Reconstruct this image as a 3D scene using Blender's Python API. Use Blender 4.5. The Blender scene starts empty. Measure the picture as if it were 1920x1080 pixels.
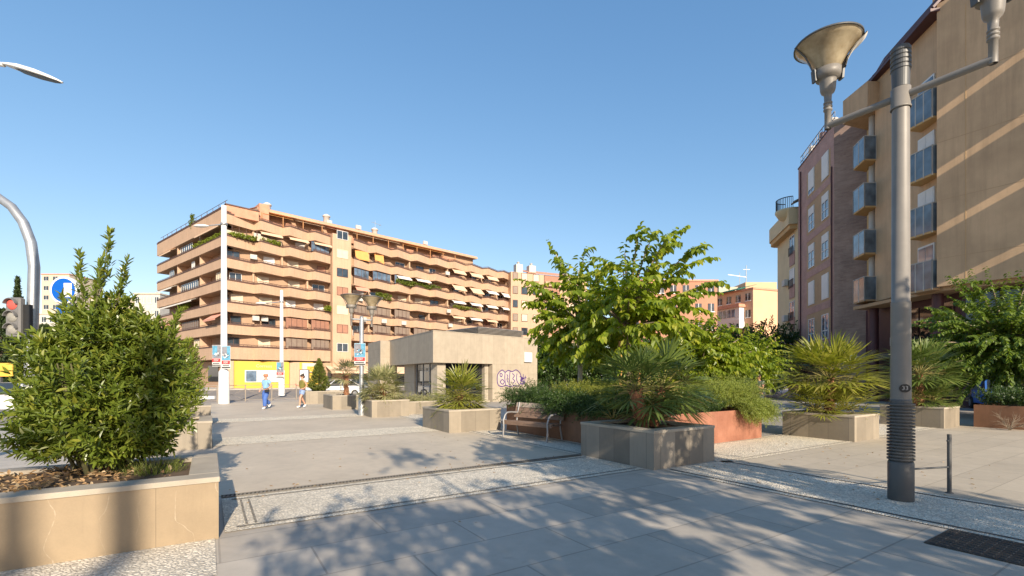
import bpy, math, random
import numpy as np
from mathutils import Vector, Matrix
R = math.radians
sc = bpy.context.scene
col = sc.collection

# ---------------------------------------------------------------- camera, sky, sun, exposure
CAM_H = 1.65
HZ = 705.0            # image row of the horizon in the 1920x1080 photograph
FPX = 890.0
cam_d = bpy.data.cameras.new('camera'); cam = bpy.data.objects.new('camera', cam_d); col.objects.link(cam)
cam.location = (0, 0, CAM_H); cam.rotation_euler = (R(90), 0, 0)
cam_d.sensor_width = 36; cam_d.lens = 36 * FPX / 1920; cam_d.shift_y = (HZ - 540) / 1920
cam_d.clip_start = 0.05; cam_d.clip_end = 3000
sc.camera = cam
SUN_EL = R(25); SUN_H = (0.39, -0.921)
world = bpy.data.worlds.new('World'); sc.world = world; world.use_nodes = True
wt = world.node_tree; bg = wt.nodes['Background']
sky = wt.nodes.new('ShaderNodeTexSky'); sky.sky_type = 'NISHITA'; sky.sun_disc = False
sky.sun_elevation = SUN_EL; sky.sun_rotation = math.atan2(SUN_H[0], SUN_H[1])
sky.altitude = 300; sky.air_density = 1.0; sky.dust_density = 0.5; sky.ozone_density = 2.5
sky_s = wt.nodes.new('ShaderNodeSeparateColor'); sky_c = wt.nodes.new('ShaderNodeCombineColor'); wt.links.new(sky.outputs[0], sky_s.inputs[0])
for ch, gm, kk in ((0, 1.0, 0.80), (1, 0.78, 1.06), (2, 0.62, 1.44)):     # the clear, even blue of the photograph
    p_ = wt.nodes.new('ShaderNodeMath'); p_.operation = 'POWER'; p_.inputs[1].default_value = gm; wt.links.new(sky_s.outputs[ch], p_.inputs[0])
    m_ = wt.nodes.new('ShaderNodeMath'); m_.operation = 'MULTIPLY'; m_.inputs[1].default_value = kk; wt.links.new(p_.outputs[0], m_.inputs[0]); wt.links.new(m_.outputs[0], sky_c.inputs[ch])
wt.links.new(sky_c.outputs[0], bg.inputs[0]); bg.inputs[1].default_value = 0.15
sd = bpy.data.lights.new('sun', 'SUN'); sun = bpy.data.objects.new('sun', sd); col.objects.link(sun)
sd.energy = 5.0; sd.angle = R(0.53); sd.color = (1.0, 0.87, 0.70)
ts = Vector((SUN_H[0] * math.cos(SUN_EL), SUN_H[1] * math.cos(SUN_EL), math.sin(SUN_EL)))
sun.rotation_euler = ts.to_track_quat('Z', 'Y').to_euler(); sun.location = (20, -40, 30)
sc.view_settings.view_transform = 'Standard'; sc.view_settings.look = 'None'
sc.view_settings.exposure = 0.68; sc.view_settings.gamma = 1.0

# ---------------------------------------------------------------- helpers
def at(px, py, Y): return Vector(((px - 960) / FPX * Y, Y, CAM_H + (HZ - py) / FPX * Y))
def xat(px, Y): return (px - 960) / FPX * Y
def zat(py, Y): return CAM_H + (HZ - py) / FPX * Y
def gnd(px, py, z=0.0):
    Y = FPX * (CAM_H - z) / (py - HZ); return Vector(((px - 960) / FPX * Y, Y, z))
ORG = gnd(410, 1010); PLA = R(32.6)                      # the plaza's own grid: u along the path's width, v along the path
UD = Vector((math.cos(PLA), math.sin(PLA), 0)); VD = Vector((-math.sin(PLA), math.cos(PLA), 0))
def uv(u, v, z=0.0): return ORG + UD * u + VD * v + Vector((0, 0, z))

def tag(o, label=None, cat=None, group=None, kind=None):
    if label: o['label'] = label
    if cat: o['category'] = cat
    if group: o['group'] = group
    if kind: o['kind'] = kind
    return o
def thing(name, label, cat, loc=(0, 0, 0), rz=0.0, group=None):
    o = bpy.data.objects.new(name, None); col.objects.link(o)
    o.location = loc; o.rotation_euler = (0, 0, rz); o.empty_display_size = 0.2
    return tag(o, label, cat, group)
def dup(o, parent=None):
    c = o.copy(); col.objects.link(c); c.parent = parent
    for ch in list(o.children): dup(ch, c)
    return c
def frame_of(d):                                           # two axes across a direction
    d = d.normalized(); a = Vector((0, 0, 1)) if abs(d.z) < 0.9 else Vector((1, 0, 0))
    s = d.cross(a).normalized(); return s, s.cross(d).normalized()

class MB:
    def __init__(s): s.v = []; s.f = []; s.m = []; s.sm = []
    def add(s, vs, fs, mi=0, smooth=False):
        b = len(s.v); s.v += [tuple(p) for p in vs]; s.f += [tuple(b + i for i in f) for f in fs]
        s.m += [mi] * len(fs); s.sm += [smooth] * len(fs)
    def box(s, x0, x1, y0, y1, z0, z1, mi=0):
        s.add([(x0,y0,z0),(x1,y0,z0),(x1,y1,z0),(x0,y1,z0),(x0,y0,z1),(x1,y0,z1),(x1,y1,z1),(x0,y1,z1)],
              [(0,3,2,1),(4,5,6,7),(0,1,5,4),(1,2,6,5),(2,3,7,6),(3,0,4,7)], mi)
    def bev(s, x0, x1, y0, y1, z0, z1, b=0.01, mi=0):      # a box with its vertical and top edges taken off
        n = 8; ring = [(x0+b,y0),(x1-b,y0),(x1,y0+b),(x1,y1-b),(x1-b,y1),(x0+b,y1),(x0,y1-b),(x0,y0+b)]
        ins = [(x0+b+b*.4,y0+b),(x1-b-b*.4,y0+b),(x1-b,y0+b+b*.4),(x1-b,y1-b-b*.4),(x1-b-b*.4,y1-b),(x0+b+b*.4,y1-b),(x0+b,y1-b-b*.4),(x0+b,y0+b+b*.4)]
        vs = [(x,y,z0) for x,y in ring] + [(x,y,z1-b) for x,y in ring] + [(x,y,z1) for x,y in ins]
        fs = [tuple(range(n-1,-1,-1))] + [(i,(i+1)%n,n+(i+1)%n,n+i) for i in range(n)] + [(n+i,n+(i+1)%n,2*n+(i+1)%n,2*n+i) for i in range(n)] + [tuple(range(2*n,3*n))]
        s.add(vs, fs, mi)
    def prism(s, poly, z0, z1, mi=0):
        n = len(poly)
        a = sum(poly[i][0]*poly[(i+1)%n][1]-poly[(i+1)%n][0]*poly[i][1] for i in range(n))
        if a < 0: poly = poly[::-1]
        s.add([(x,y,z0) for x,y in poly] + [(x,y,z1) for x,y in poly],
              [tuple(range(n-1,-1,-1)), tuple(range(n,2*n))] + [(i,(i+1)%n,n+(i+1)%n,n+i) for i in range(n)], mi)
    def strip(s, line, inner, z0, z1, mi=0):               # a wall that follows a line in plan, butted along its run
        n = len(line)
        vs = [(x,y,z0) for x,y in line] + [(x,y,z1) for x,y in line] + [(x,y,z0) for x,y in inner] + [(x,y,z1) for x,y in inner]
        fs = []
        for i in range(n-1):
            fs += [(i,i+1,n+i+1,n+i),(2*n+i+1,2*n+i,3*n+i,3*n+i+1),(n+i,n+i+1,3*n+i+1,3*n+i),(2*n+i,2*n+i+1,i+1,i)]
        fs += [(0,n,3*n,2*n),(n-1,3*n-1,4*n-1,2*n-1)]
        s.add(vs, fs, mi)
    def quad(s, a, b, c, d, mi=0): s.add([a,b,c,d], [(0,1,2,3)], mi)
    def slab(s, a, b, c, d, t, mi=0):                      # a quad with thickness t along its normal
        a,b,c,d = map(Vector,(a,b,c,d)); n = (b-a).cross(d-a).normalized()*t
        s.add([a,b,c,d,a+n,b+n,c+n,d+n], [(0,3,2,1),(4,5,6,7),(0,1,5,4),(1,2,6,5),(2,3,7,6),(3,0,4,7)], mi)
    def bar(s, a, b, w, h=None, mi=0):
        a, b = Vector(a), Vector(b); h = h or w; d = (b-a); s1, s2 = frame_of(d); s1 = s1*w/2; s2 = s2*h/2
        s.add([a-s1-s2,a+s1-s2,a+s1+s2,a-s1+s2,b-s1-s2,b+s1-s2,b+s1+s2,b-s1+s2],
              [(0,1,2,3),(7,6,5,4),(0,4,5,1),(1,5,6,2),(2,6,7,3),(3,7,4,0)], mi)
    def tube(s, pts, rad, n=10, mi=0, cap=True):
        pts = [Vector(p) for p in pts]; k = len(pts)
        if not hasattr(rad, '__len__'): rad = [rad]*k
        vs = []; s1 = None
        for i, p in enumerate(pts):
            d = (pts[min(i+1,k-1)] - pts[max(i-1,0)]).normalized()
            if s1 is None: s1, s2 = frame_of(d)
            else:
                s1 = (s1 - d*s1.dot(d)).normalized(); s2 = s1.cross(d).normalized()
            for j in range(n):
                a = 2*math.pi*j/n; vs.append(p + (s1*math.cos(a) + s2*math.sin(a))*rad[i])
        fs = [(i*n+j, i*n+(j+1)%n, (i+1)*n+(j+1)%n, (i+1)*n+j) for i in range(k-1) for j in range(n)]
        s.add(vs, fs, mi, True)
        if cap: s.add([vs[j] for j in range(n)] , [tuple(range(n))], mi); s.add([vs[(k-1)*n+j] for j in range(n)], [tuple(range(n-1,-1,-1))], mi)
    def lathe(s, prof, n=24, c=(0,0,0), mi=0, smooth=True, a0=0.0, a1=2*math.pi):
        full = abs(a1-a0-2*math.pi) < 1e-6; m = n if full else n+1; k = len(prof)
        vs = [(c[0]+r*math.cos(a0+(a1-a0)*j/n), c[1]+r*math.sin(a0+(a1-a0)*j/n), c[2]+z) for r,z in prof for j in range(m)]
        fs = [(i*m+j, i*m+(j+1)%m, (i+1)*m+(j+1)%m, (i+1)*m+j) for i in range(k-1) for j in range(n)]
        s.add(vs, fs, mi, smooth)
    def ball(s, c, rx, ry, rz, n=12, m=8, mi=0):
        prof = [(math.sin(math.pi*i/m), -math.cos(math.pi*i/m)) for i in range(m+1)]
        vs = [(c[0]+rx*r*math.cos(2*math.pi*j/n), c[1]+ry*r*math.sin(2*math.pi*j/n), c[2]+rz*z) for r,z in prof for j in range(n)]
        s.add(vs, [(i*n+j, i*n+(j+1)%n, (i+1)*n+(j+1)%n, (i+1)*n+j) for i in range(m) for j in range(n)], mi, True)
    def arr(s, V, F, mi=0, smooth=False):
        b = len(s.v); s.v += V.tolist(); s.f += (F+b).tolist(); s.m += [mi]*len(F); s.sm += [smooth]*len(F)
    def build(s, name, mats, parent=None, loc=None, rz=None):
        me = bpy.data.meshes.new(name); me.from_pydata(s.v, [], s.f)
        if not isinstance(mats, (list, tuple)): mats = [mats]
        for m in mats: me.materials.append(m)
        me.polygons.foreach_set('material_index', s.m); me.polygons.foreach_set('use_smooth', s.sm); me.update()
        o = bpy.data.objects.new(name, me); col.objects.link(o); o.parent = parent
        if loc is not None: o.location = loc
        if rz is not None: o.rotation_euler = (0, 0, rz)
        return o

_font = {}
def text_mb(txt, size, mb, org, ex, ey, mi=0, off=0.004, sx=1.0):  # lettering as filled geometry, laid on the plane (org, ex, ey)
    c = bpy.data.curves.new('lettering', 'FONT'); c.body = txt; c.size = size; c.resolution_u = 2; c.align_x = 'CENTER'; c.align_y = 'CENTER'; c.extrude = 0.001
    o = bpy.data.objects.new('lettering', c); col.objects.link(o)
    dg = bpy.context.evaluated_depsgraph_get(); me = bpy.data.meshes.new_from_object(o.evaluated_get(dg))
    org, ex, ey = Vector(org), Vector(ex).normalized(), Vector(ey).normalized(); n = ex.cross(ey)
    mb.add([org + ex*v.co.x*sx + ey*v.co.y + n*(off+v.co.z) for v in me.vertices], [tuple(p.vertices) for p in me.polygons], mi)
    bpy.data.objects.remove(o); bpy.data.curves.remove(c); bpy.data.meshes.remove(me)

# ---------------------------------------------------------------- materials
def nt(m): m.use_nodes = True; return m.node_tree, m.node_tree.nodes, m.node_tree.links
def mth(N, L, op, a, b=None, c=None):
    n = N.new('ShaderNodeMath'); n.operation = op
    for i, x in enumerate((a, b, c)):
        if x is None: continue
        if isinstance(x, (int, float)): n.inputs[i].default_value = x
        else: L.new(x, n.inputs[i])
    return n.outputs[0]
def mixc(N, L, f, a, b, mode='MIX'):
    n = N.new('ShaderNodeMix'); n.data_type = 'RGBA'; n.blend_type = mode
    for i, x in ((0, f), (6, a), (7, b)):
        if isinstance(x, (int, float)): n.inputs[i].default_value = x
        elif isinstance(x, (tuple, list)): n.inputs[i].default_value = (*x[:3], 1)
        else: L.new(x, n.inputs[i])
    return n.outputs[2]
def ramp(N, L, f, stops):
    r = N.new('ShaderNodeValToRGB'); L.new(f, r.inputs[0]); e = r.color_ramp.elements
    while len(e) < len(stops): e.new(0.5)
    for el, (p, c) in zip(e, stops): el.position = p; el.color = (*c, 1) if isinstance(c, (tuple, list)) else (c, c, c, 1)
    return r.outputs[0]
def noise(N, L, vec, scale, detail=4, rough=0.6, mp=None):
    if mp:
        k = N.new('ShaderNodeMapping'); k.inputs['Scale'].default_value = mp; L.new(vec, k.inputs[0]); vec = k.outputs[0]
    n = N.new('ShaderNodeTexNoise'); n.inputs['Scale'].default_value = scale; n.inputs['Detail'].default_value = detail; n.inputs['Roughness'].default_value = rough
    L.new(vec, n.inputs['Vector']); return n.outputs['Fac']
def bump(N, L, p, h, strength=0.3, dist=0.01):
    b = N.new('ShaderNodeBump'); b.inputs['Strength'].default_value = strength; b.inputs['Distance'].default_value = dist
    L.new(h, b.inputs['Height']); L.new(b.outputs[0], p.inputs['Normal'])
def mul(c, k): return tuple(min(1, x*k) for x in c)
def pmat(name, c, rough=0.7, var=0.15, scale=2.0, fine=0.06, fscale=60, bmp=0.15, metal=0.0, streak=0.0, c2=None, spec=0.4):
    m = bpy.data.materials.new(name); T, N, L = nt(m); p = N['Principled BSDF']
    tc = N.new('ShaderNodeTexCoord').outputs['Object']
    n1 = noise(N, L, tc, scale); n2 = noise(N, L, tc, fscale, 3)
    k = ramp(N, L, n1, [(0.3, mul(c, 1-var)), (0.7, c2 if c2 else mul(c, 1+var))])
    k = mixc(N, L, fine*4, k, mixc(N, L, n2, mul(c, 0.55), mul(c, 1.5)))
    if streak:
        n3 = noise(N, L, tc, 1.0, 5, 0.7, (3.0, 3.0, 0.18))
        k = mixc(N, L, mth(N, L, 'MULTIPLY', ramp(N, L, n3, [(0.45, 0.0), (0.75, 1.0)]), streak), k, mul(c, 0.45))
    L.new(k, p.inputs['Base Color']); p.inputs['Roughness'].default_value = rough; p.inputs['Metallic'].default_value = metal
    p.inputs['Specular IOR Level'].default_value = spec
    if bmp: bump(N, L, p, n2, bmp, 0.004)
    return m
def slabmat(name, c, w=0.48, var=0.35, rough=0.65, seam=0.006, base_dark=0.0, axis='sum', vein=0.0, hz=None):
    """stone cladding in upright slabs of width w, each slab its own tone"""
    m = bpy.data.materials.new(name); T, N, L = nt(m); p = N['Principled BSDF']
    tc = N.new('ShaderNodeTexCoord').outputs['Object']; s = N.new('ShaderNodeSeparateXYZ'); L.new(tc, s.inputs[0])
    q = mth(N, L, 'ADD', s.outputs[0], s.outputs[1]) if axis == 'sum' else s.outputs[0]
    q = mth(N, L, 'DIVIDE', mth(N, L, 'ADD', q, 50.13*w), w)
    cell = mth(N, L, 'FLOOR', q); fr = mth(N, L, 'FRACT', q)
    w1 = N.new('ShaderNodeTexWhiteNoise'); w1.noise_dimensions = '2D'
    cx = N.new('ShaderNodeCombineXYZ'); L.new(cell, cx.inputs[0])
    if hz:
        rz = mth(N, L, 'DIVIDE', s.outputs[2], hz); L.new(mth(N, L, 'FLOOR', rz), cx.inputs[1])
    L.new(cx.outputs[0], w1.inputs[0])
    n1 = noise(N, L, tc, 2.2, 5, 0.65); n2 = noise(N, L, tc, 70, 3); n3 = noise(N, L, tc, 1.6, 5, 0.7, (4.0, 4.0, 0.35))
    k = mixc(N, L, w1.outputs[0], mul(c, 1-var*0.6), mul(c, 1+var*0.5))
    k = mixc(N, L, 0.35, k, ramp(N, L, n1, [(0.3, mul(c, 0.6)), (0.7, mul(c, 1.25))]))
    k = mixc(N, L, mth(N, L, 'MULTIPLY', ramp(N, L, n3, [(0.5, 0.0), (0.75, 1.0)]), 0.3), k, mul(c, 0.5))
    k = mixc(N, L, 0.16, k, mixc(N, L, n2, mul(c, 0.6), mul(c, 1.4)))
    if vein:
        wn = noise(N, L, tc, 1.3, 4, 0.6)
        wx = mth(N, L, 'MULTIPLY', mth(N, L, 'SUBTRACT', noise(N, L, tc, 1.5, 3, 0.5), 0.5), 0.5)
        v = mth(N, L, 'ABSOLUTE', mth(N, L, 'SUBTRACT', mth(N, L, 'FRACT', mth(N, L, 'DIVIDE', mth(N, L, 'ADD', s.outputs[0], wx), 0.31)), 0.5))
        v = mth(N, L, 'ADD', v, mth(N, L, 'MULTIPLY', mth(N, L, 'SUBTRACT', noise(N, L, tc, 22, 3, 0.6), 0.5), 0.05)); v = mth(N, L, 'ABSOLUTE', v)
        lt = ramp(N, L, v, [(0.0, 1.0), (0.011, 0.0)])
        k = mixc(N, L, mth(N, L, 'MULTIPLY', lt, mth(N, L, 'MULTIPLY', ramp(N, L, wn, [(0.47, 0.0), (0.6, 1.0)]), vein)), k, (0.40, 0.325, 0.23))
    e = mth(N, L, 'MINIMUM', fr, mth(N, L, 'SUBTRACT', 1.0, fr)); sm = mth(N, L, 'LESS_THAN', e, seam/w)
    if hz:
        f2 = mth(N, L, 'FRACT', rz); e2 = mth(N, L, 'MINIMUM', f2, mth(N, L, 'SUBTRACT', 1.0, f2)); sm = mth(N, L, 'MAXIMUM', sm, mth(N, L, 'LESS_THAN', e2, seam/hz))
    k = mixc(N, L, mth(N, L, 'MULTIPLY', sm, 0.55), k, mul(c, 0.35))
    L.new(k, p.inputs['Base Color']); p.inputs['Roughness'].default_value = rough
    bump(N, L, p, n2, 0.12, 0.004); return m
def cobble(name, c, size=0.035, gap=0.35):
    m = bpy.data.materials.new(name); T, N, L = nt(m); p = N['Principled BSDF']
    tc = N.new('ShaderNodeTexCoord').outputs['Object']
    v = N.new('ShaderNodeTexVoronoi'); v.feature = 'DISTANCE_TO_EDGE'; v.inputs['Scale'].default_value = 1/size; L.new(tc, v.inputs['Vector'])
    v2 = N.new('ShaderNodeTexVoronoi'); v2.inputs['Scale'].default_value = 1/size; L.new(tc, v2.inputs['Vector'])
    sp = N.new('ShaderNodeSeparateColor'); L.new(v2.outputs['Color'], sp.inputs[0])
    k = ramp(N, L, sp.outputs[0], [(0.0, mul(c, 0.55)), (0.25, mul(c, 0.9)), (1.0, mul(c, 1.25))])
    n1 = noise(N, L, tc, 1.4, 5, 0.7)
    k = mixc(N, L, 0.35, k, ramp(N, L, n1, [(0.35, mul(c, 0.55)), (0.65, mul(c, 1.1))]))
    g = ramp(N, L, v.outputs['Distance'], [(0.03, 1.0), (0.16, 0.0)])
    k = mixc(N, L, mth(N, L, 'MULTIPLY', g, 0.75), k, mul(c, gap))
    L.new(k, p.inputs['Base Color']); p.inputs['Roughness'].default_value = 0.75
    bump(N, L, p, ramp(N, L, v.outputs['Distance'], [(0.0, 0.0), (0.3, 1.0)]), 0.7, 0.012); return m
def paving(name, c, bw=1.5, bh=0.75, mortar=0.006, var=0.1, offs=0.5, stain=0.25):
    m = bpy.data.materials.new(name); T, N, L = nt(m); p = N['Principled BSDF']
    tc = N.new('ShaderNodeTexCoord').outputs['Object']
    b = N.new('ShaderNodeTexBrick'); b.inputs['Scale'].default_value = 1.0; b.inputs['Brick Width'].default_value = bw; b.inputs['Row Height'].default_value = bh
    b.inputs['Mortar Size'].default_value = mortar; b.inputs['Mortar Smooth'].default_value = 0.1; b.offset = offs; b.inputs['Bias'].default_value = 0.0
    b.inputs['Color1'].default_value = (*mul(c, 1-var), 1); b.inputs['Color2'].default_value = (*mul(c, 1+var), 1); b.inputs['Mortar'].default_value = (*mul(c, 0.38), 1)
    L.new(tc, b.inputs['Vector'])
    n1 = noise(N, L, tc, 0.7, 6, 0.65); n2 = noise(N, L, tc, 130, 2); n4 = noise(N, L, tc, 5, 5, 0.7); n5 = noise(N, L, tc, 1.7, 3, 0.5)
    k = mixc(N, L, stain, b.outputs['Color'], ramp(N, L, n1, [(0.32, mul(c, 0.55)), (0.68, mul(c, 1.2))]))
    k = mixc(N, L, 0.14, k, ramp(N, L, n4, [(0.35, mul(c, 0.5)), (0.6, mul(c, 1.2))]))
    k = mixc(N, L, 0.14, k, mixc(N, L, n2, mul(c, 0.5), mul(c, 1.5)))
    k = mixc(N, L, mth(N, L, 'MULTIPLY', ramp(N, L, n5, [(0.70, 0.0), (0.74, 1.0)]), 0.3), k, mul(c, 0.4))
    n6 = noise(N, L, tc, 8, 2, 0.5); k = mixc(N, L, mth(N, L, 'MULTIPLY', ramp(N, L, n6, [(0.735, 0.0), (0.755, 1.0)]), 0.45), k, mul(c, 0.3))
    L.new(k, p.inputs['Base Color']); p.inputs['Roughness'].default_value = 0.62
    h = mth(N, L, 'ADD', mth(N, L, 'MULTIPLY', b.outputs['Fac'], -1.5), mth(N, L, 'MULTIPLY', n2, 0.4)); bump(N, L, p, h, 0.3, 0.004); return m
def brickmat(name, c1, c2, mortar, bw=0.26, bh=0.075, var=1.0):
    m = bpy.data.materials.new(name); T, N, L = nt(m); p = N['Principled BSDF']
    tc = N.new('ShaderNodeTexCoord').outputs['Object']; s = N.new('ShaderNodeSeparateXYZ'); L.new(tc, s.inputs[0])
    cx = N.new('ShaderNodeCombineXYZ'); L.new(mth(N, L, 'ADD', s.outputs[0], s.outputs[1]), cx.inputs[0]); L.new(s.outputs[2], cx.inputs[1])
    b = N.new('ShaderNodeTexBrick'); b.inputs['Scale'].default_value = 1; b.inputs['Brick Width'].default_value = bw; b.inputs['Row Height'].default_value = bh
    b.inputs['Mortar Size'].default_value = 0.008; b.inputs['Color1'].default_value = (*c1, 1); b.inputs['Color2'].default_value = (*c2, 1); b.inputs['Mortar'].default_value = (*mortar, 1)
    L.new(cx.outputs[0], b.inputs['Vector'])
    n1 = noise(N, L, tc, 0.9, 5, 0.6); k = mixc(N, L, 0.35, b.outputs['Color'], ramp(N, L, n1, [(0.35, mul(c1, 0.7)), (0.65, mul(c2, 1.25))]))
    n3 = noise(N, L, cx.outputs[0], 2.5, 4, 0.6, (1.0, 6.0, 1.0)); k = mixc(N, L, mth(N, L, 'MULTIPLY', ramp(N, L, n3, [(0.6, 0.0), (0.7, 1.0)]), 0.35*var), k, mul(c2, 1.7))
    L.new(k, p.inputs['Base Color']); p.inputs['Roughness'].default_value = 0.8; return m
def leafmat(name, c1, c2, c3=None, trans=0.35, rough=0.45, spec=0.45):
    """leaf tone varies from leaf to leaf; some light passes through"""
    m = bpy.data.materials.new(name); T, N, L = nt(m); p = N['Principled BSDF']; out = N['Material Output']
    g = N.new('ShaderNodeNewGeometry'); k = ramp(N, L, g.outputs['Random Per Island'], [(0.0, c1), (0.8, c2), (1.0, c3 or c2)])
    tc = N.new('ShaderNodeTexCoord').outputs['Object']; k = mixc(N, L, 0.3, k, ramp(N, L, noise(N, L, tc, 1.3, 3), [(0.35, mul(c1, 0.8)), (0.65, mul(c2, 1.15))]))
    L.new(k, p.inputs['Base Color']); p.inputs['Roughness'].default_value = rough; p.inputs['Specular IOR Level'].default_value = spec
    t = N.new('ShaderNodeBsdfTranslucent'); L.new(mixc(N, L, 1.0, k, (1.5, 1.6, 0.5), 'MULTIPLY'), t.inputs[0])
    mx = N.new('ShaderNodeMixShader'); mx.inputs[0].default_value = trans; L.new(p.outputs[0], mx.inputs[1]); L.new(t.outputs[0], mx.inputs[2]); L.new(mx.outputs[0], out.inputs[0]); return m
def glassmat(name, c=(0.03, 0.04, 0.05), rough=0.05, spec=0.9, metal=0.0):
    m = bpy.data.materials.new(name); T, N, L = nt(m); p = N['Principled BSDF']
    tc = N.new('ShaderNodeTexCoord').outputs['Object']
    L.new(ramp(N, L, noise(N, L, tc, 1.1, 2), [(0.35, mul(c, 0.6)), (0.65, mul(c, 1.5))]), p.inputs['Base Color'])
    p.inputs['Roughness'].default_value = rough; p.inputs['Specular IOR Level'].default_value = spec; p.inputs['Metallic'].default_value = metal; return m

M = {}
M['pave_grey'] = paving('grey stone slabs', (0.42, 0.37, 0.305), 1.5, 0.75, 0.010, 0.22, stain=0.4)
M['pave_tan'] = paving('tan stone slabs', (0.45, 0.385, 0.295), 1.2, 0.6, stain=0.3)
M['concrete'] = paving('path concrete', (0.51, 0.43, 0.325), 60, 60, 0.001, 0.03, stain=0.42)
M['pave_far'] = paving('pavement tiles', (0.34, 0.31, 0.27), 0.6, 0.6)
M['cobble'] = cobble('white pebble mosaic', (0.74, 0.66, 0.53), 0.036, 0.5)
M['cobble_far'] = cobble('white pebble band', (0.74, 0.65, 0.50), 0.045, 0.6)
M['cobble_mid'] = cobble('grey pebble edging', (0.30, 0.27, 0.22), 0.036)
M['cobble_dark'] = cobble('dark pebble edging', (0.10, 0.095, 0.085), 0.036)
M['asphalt'] = pmat('asphalt', (0.25, 0.22, 0.19), 0.85, 0.25, 0.4, 0.12, 180)
M['earth'] = pmat('open ground', (0.16, 0.14, 0.10), 0.9, 0.25, 0.2)
M['soil'] = pmat('planter soil', (0.10, 0.065, 0.04), 0.95, 0.5, 6, 0.2, 60, 0.6)
M['kerb'] = pmat('kerb stone', (0.45, 0.42, 0.37), 0.8)
M['paint'] = pmat('road paint', (0.75, 0.75, 0.72), 0.7, 0.15, 6)
M['grate'] = pmat('drain grate iron', (0.06, 0.055, 0.05), 0.55, 0.2, 5, metal=0.5)
M['drain_iron'] = pmat('worn drain iron', (0.17, 0.155, 0.13), 0.6, 0.2, 5, metal=0.3)
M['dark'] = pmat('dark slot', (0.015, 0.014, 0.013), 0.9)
M['stone'] = slabmat('planter limestone', (0.25, 0.21, 0.155), 0.47, 0.5)
M['stone_grey'] = slabmat('weathered grey limestone', (0.235, 0.20, 0.155), 0.40, 0.95)
M['stone_big'] = slabmat('honey limestone with veins', (0.275, 0.205, 0.125), 1.05, 0.06, seam=0.003, vein=0.8)
M['coping'] = pmat('limestone coping', (0.36, 0.31, 0.24), 0.7, 0.2, 2.5, 0.06, 80, 0.2)
M['kiosk'] = slabmat('kiosk limestone', (0.38, 0.32, 0.24), 1.0, 0.12, hz=0.6, seam=0.004)
M['kiosk_up'] = slabmat('kiosk upright slabs', (0.385, 0.325, 0.245), 0.95, 0.14, seam=0.005)
M['corten'] = pmat('rusty steel', (0.27, 0.105, 0.06), 0.75, 0.3, 1.8, 0.10, 40, 0.15, streak=0.55, c2=(0.40, 0.19, 0.12))
M['corten_dark'] = pmat('weathered and shade dark steel', (0.20, 0.10, 0.055), 0.75, 0.3, 1.8, 0.08, 50, 0.15, streak=0.4)
M['lampgrey'] = pmat('grey lamp paint', (0.205, 0.186, 0.162), 0.5, 0.12, 3, 0.04, 120, 0.06, metal=0.05, streak=0.15)
M['lampdark'] = pmat('dark lamp grey', (0.10, 0.10, 0.098), 0.5, 0.12, 3, 0.04, 120, 0.06, metal=0.3)
M['galv'] = pmat('galvanised steel', (0.36, 0.37, 0.38), 0.45, 0.18, 5, 0.06, 40, 0.05, metal=0.6)
M['railgrey'] = pmat('brownish grey rail paint', (0.26, 0.22, 0.175), 0.6, 0.15, 4)
M['white'] = pmat('white paint', (0.68, 0.67, 0.64), 0.5, 0.08, 3, 0.02)
M['offwhite'] = pmat('off white render', (0.50, 0.47, 0.42), 0.8, 0.12, 1.5)
M['black'] = pmat('black plastic', (0.02, 0.02, 0.02), 0.5, 0.2)
M['wood'] = pmat('weathered bench wood', (0.19, 0.12, 0.08), 0.7, 0.3, 9, 0.1, 50, 0.2)
M['wood_pale'] = pmat('greyed bench wood', (0.33, 0.26, 0.20), 0.75, 0.25, 9, 0.1, 50, 0.2)
M['alu'] = pmat('bench aluminium', (0.30, 0.29, 0.28), 0.5, 0.15, 4, metal=0.4)
M['stake'] = pmat('timber stake', (0.46, 0.22, 0.09), 0.75, 0.25, 6)
M['bark'] = pmat('bark', (0.22, 0.17, 0.12), 0.9, 0.35, 9, 0.12, 40, 0.6)
M['twig'] = pmat('green brown twig', (0.10, 0.095, 0.04), 0.8, 0.3, 9)
M['bark_pale'] = pmat('pale bark', (0.42, 0.38, 0.31), 0.9, 0.3, 9, 0.12, 40, 0.5)
M['palmbark'] = pmat('palm fibre', (0.26, 0.12, 0.06), 0.95, 0.5, 14, 0.2, 40, 0.9)
M['laurel'] = leafmat('laurel leaf', (0.085, 0.13, 0.016), (0.16, 0.20, 0.026), (0.27, 0.26, 0.035), 0.25, 0.36, 0.5)
M['laurel_y'] = leafmat('yellow green shrub leaf', (0.14, 0.19, 0.018), (0.22, 0.26, 0.028), (0.29, 0.29, 0.04), 0.3, 0.45)
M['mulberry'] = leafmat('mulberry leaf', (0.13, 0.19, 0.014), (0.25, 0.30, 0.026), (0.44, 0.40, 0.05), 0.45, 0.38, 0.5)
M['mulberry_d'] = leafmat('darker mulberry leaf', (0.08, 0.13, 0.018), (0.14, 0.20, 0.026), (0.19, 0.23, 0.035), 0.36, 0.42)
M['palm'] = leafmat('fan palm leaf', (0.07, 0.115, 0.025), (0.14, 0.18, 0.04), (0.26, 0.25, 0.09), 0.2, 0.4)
M['palm_y'] = leafmat('yellow green fan palm leaf', (0.16, 0.18, 0.022), (0.28, 0.28, 0.045), (0.42, 0.35, 0.12), 0.28, 0.38)  # yellower leaf colour for some of the palms
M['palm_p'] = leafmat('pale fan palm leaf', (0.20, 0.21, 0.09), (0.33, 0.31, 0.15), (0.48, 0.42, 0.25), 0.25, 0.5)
M['petiole'] = pmat('palm stalk', (0.20, 0.17, 0.05), 0.7, 0.3, 8)
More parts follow.
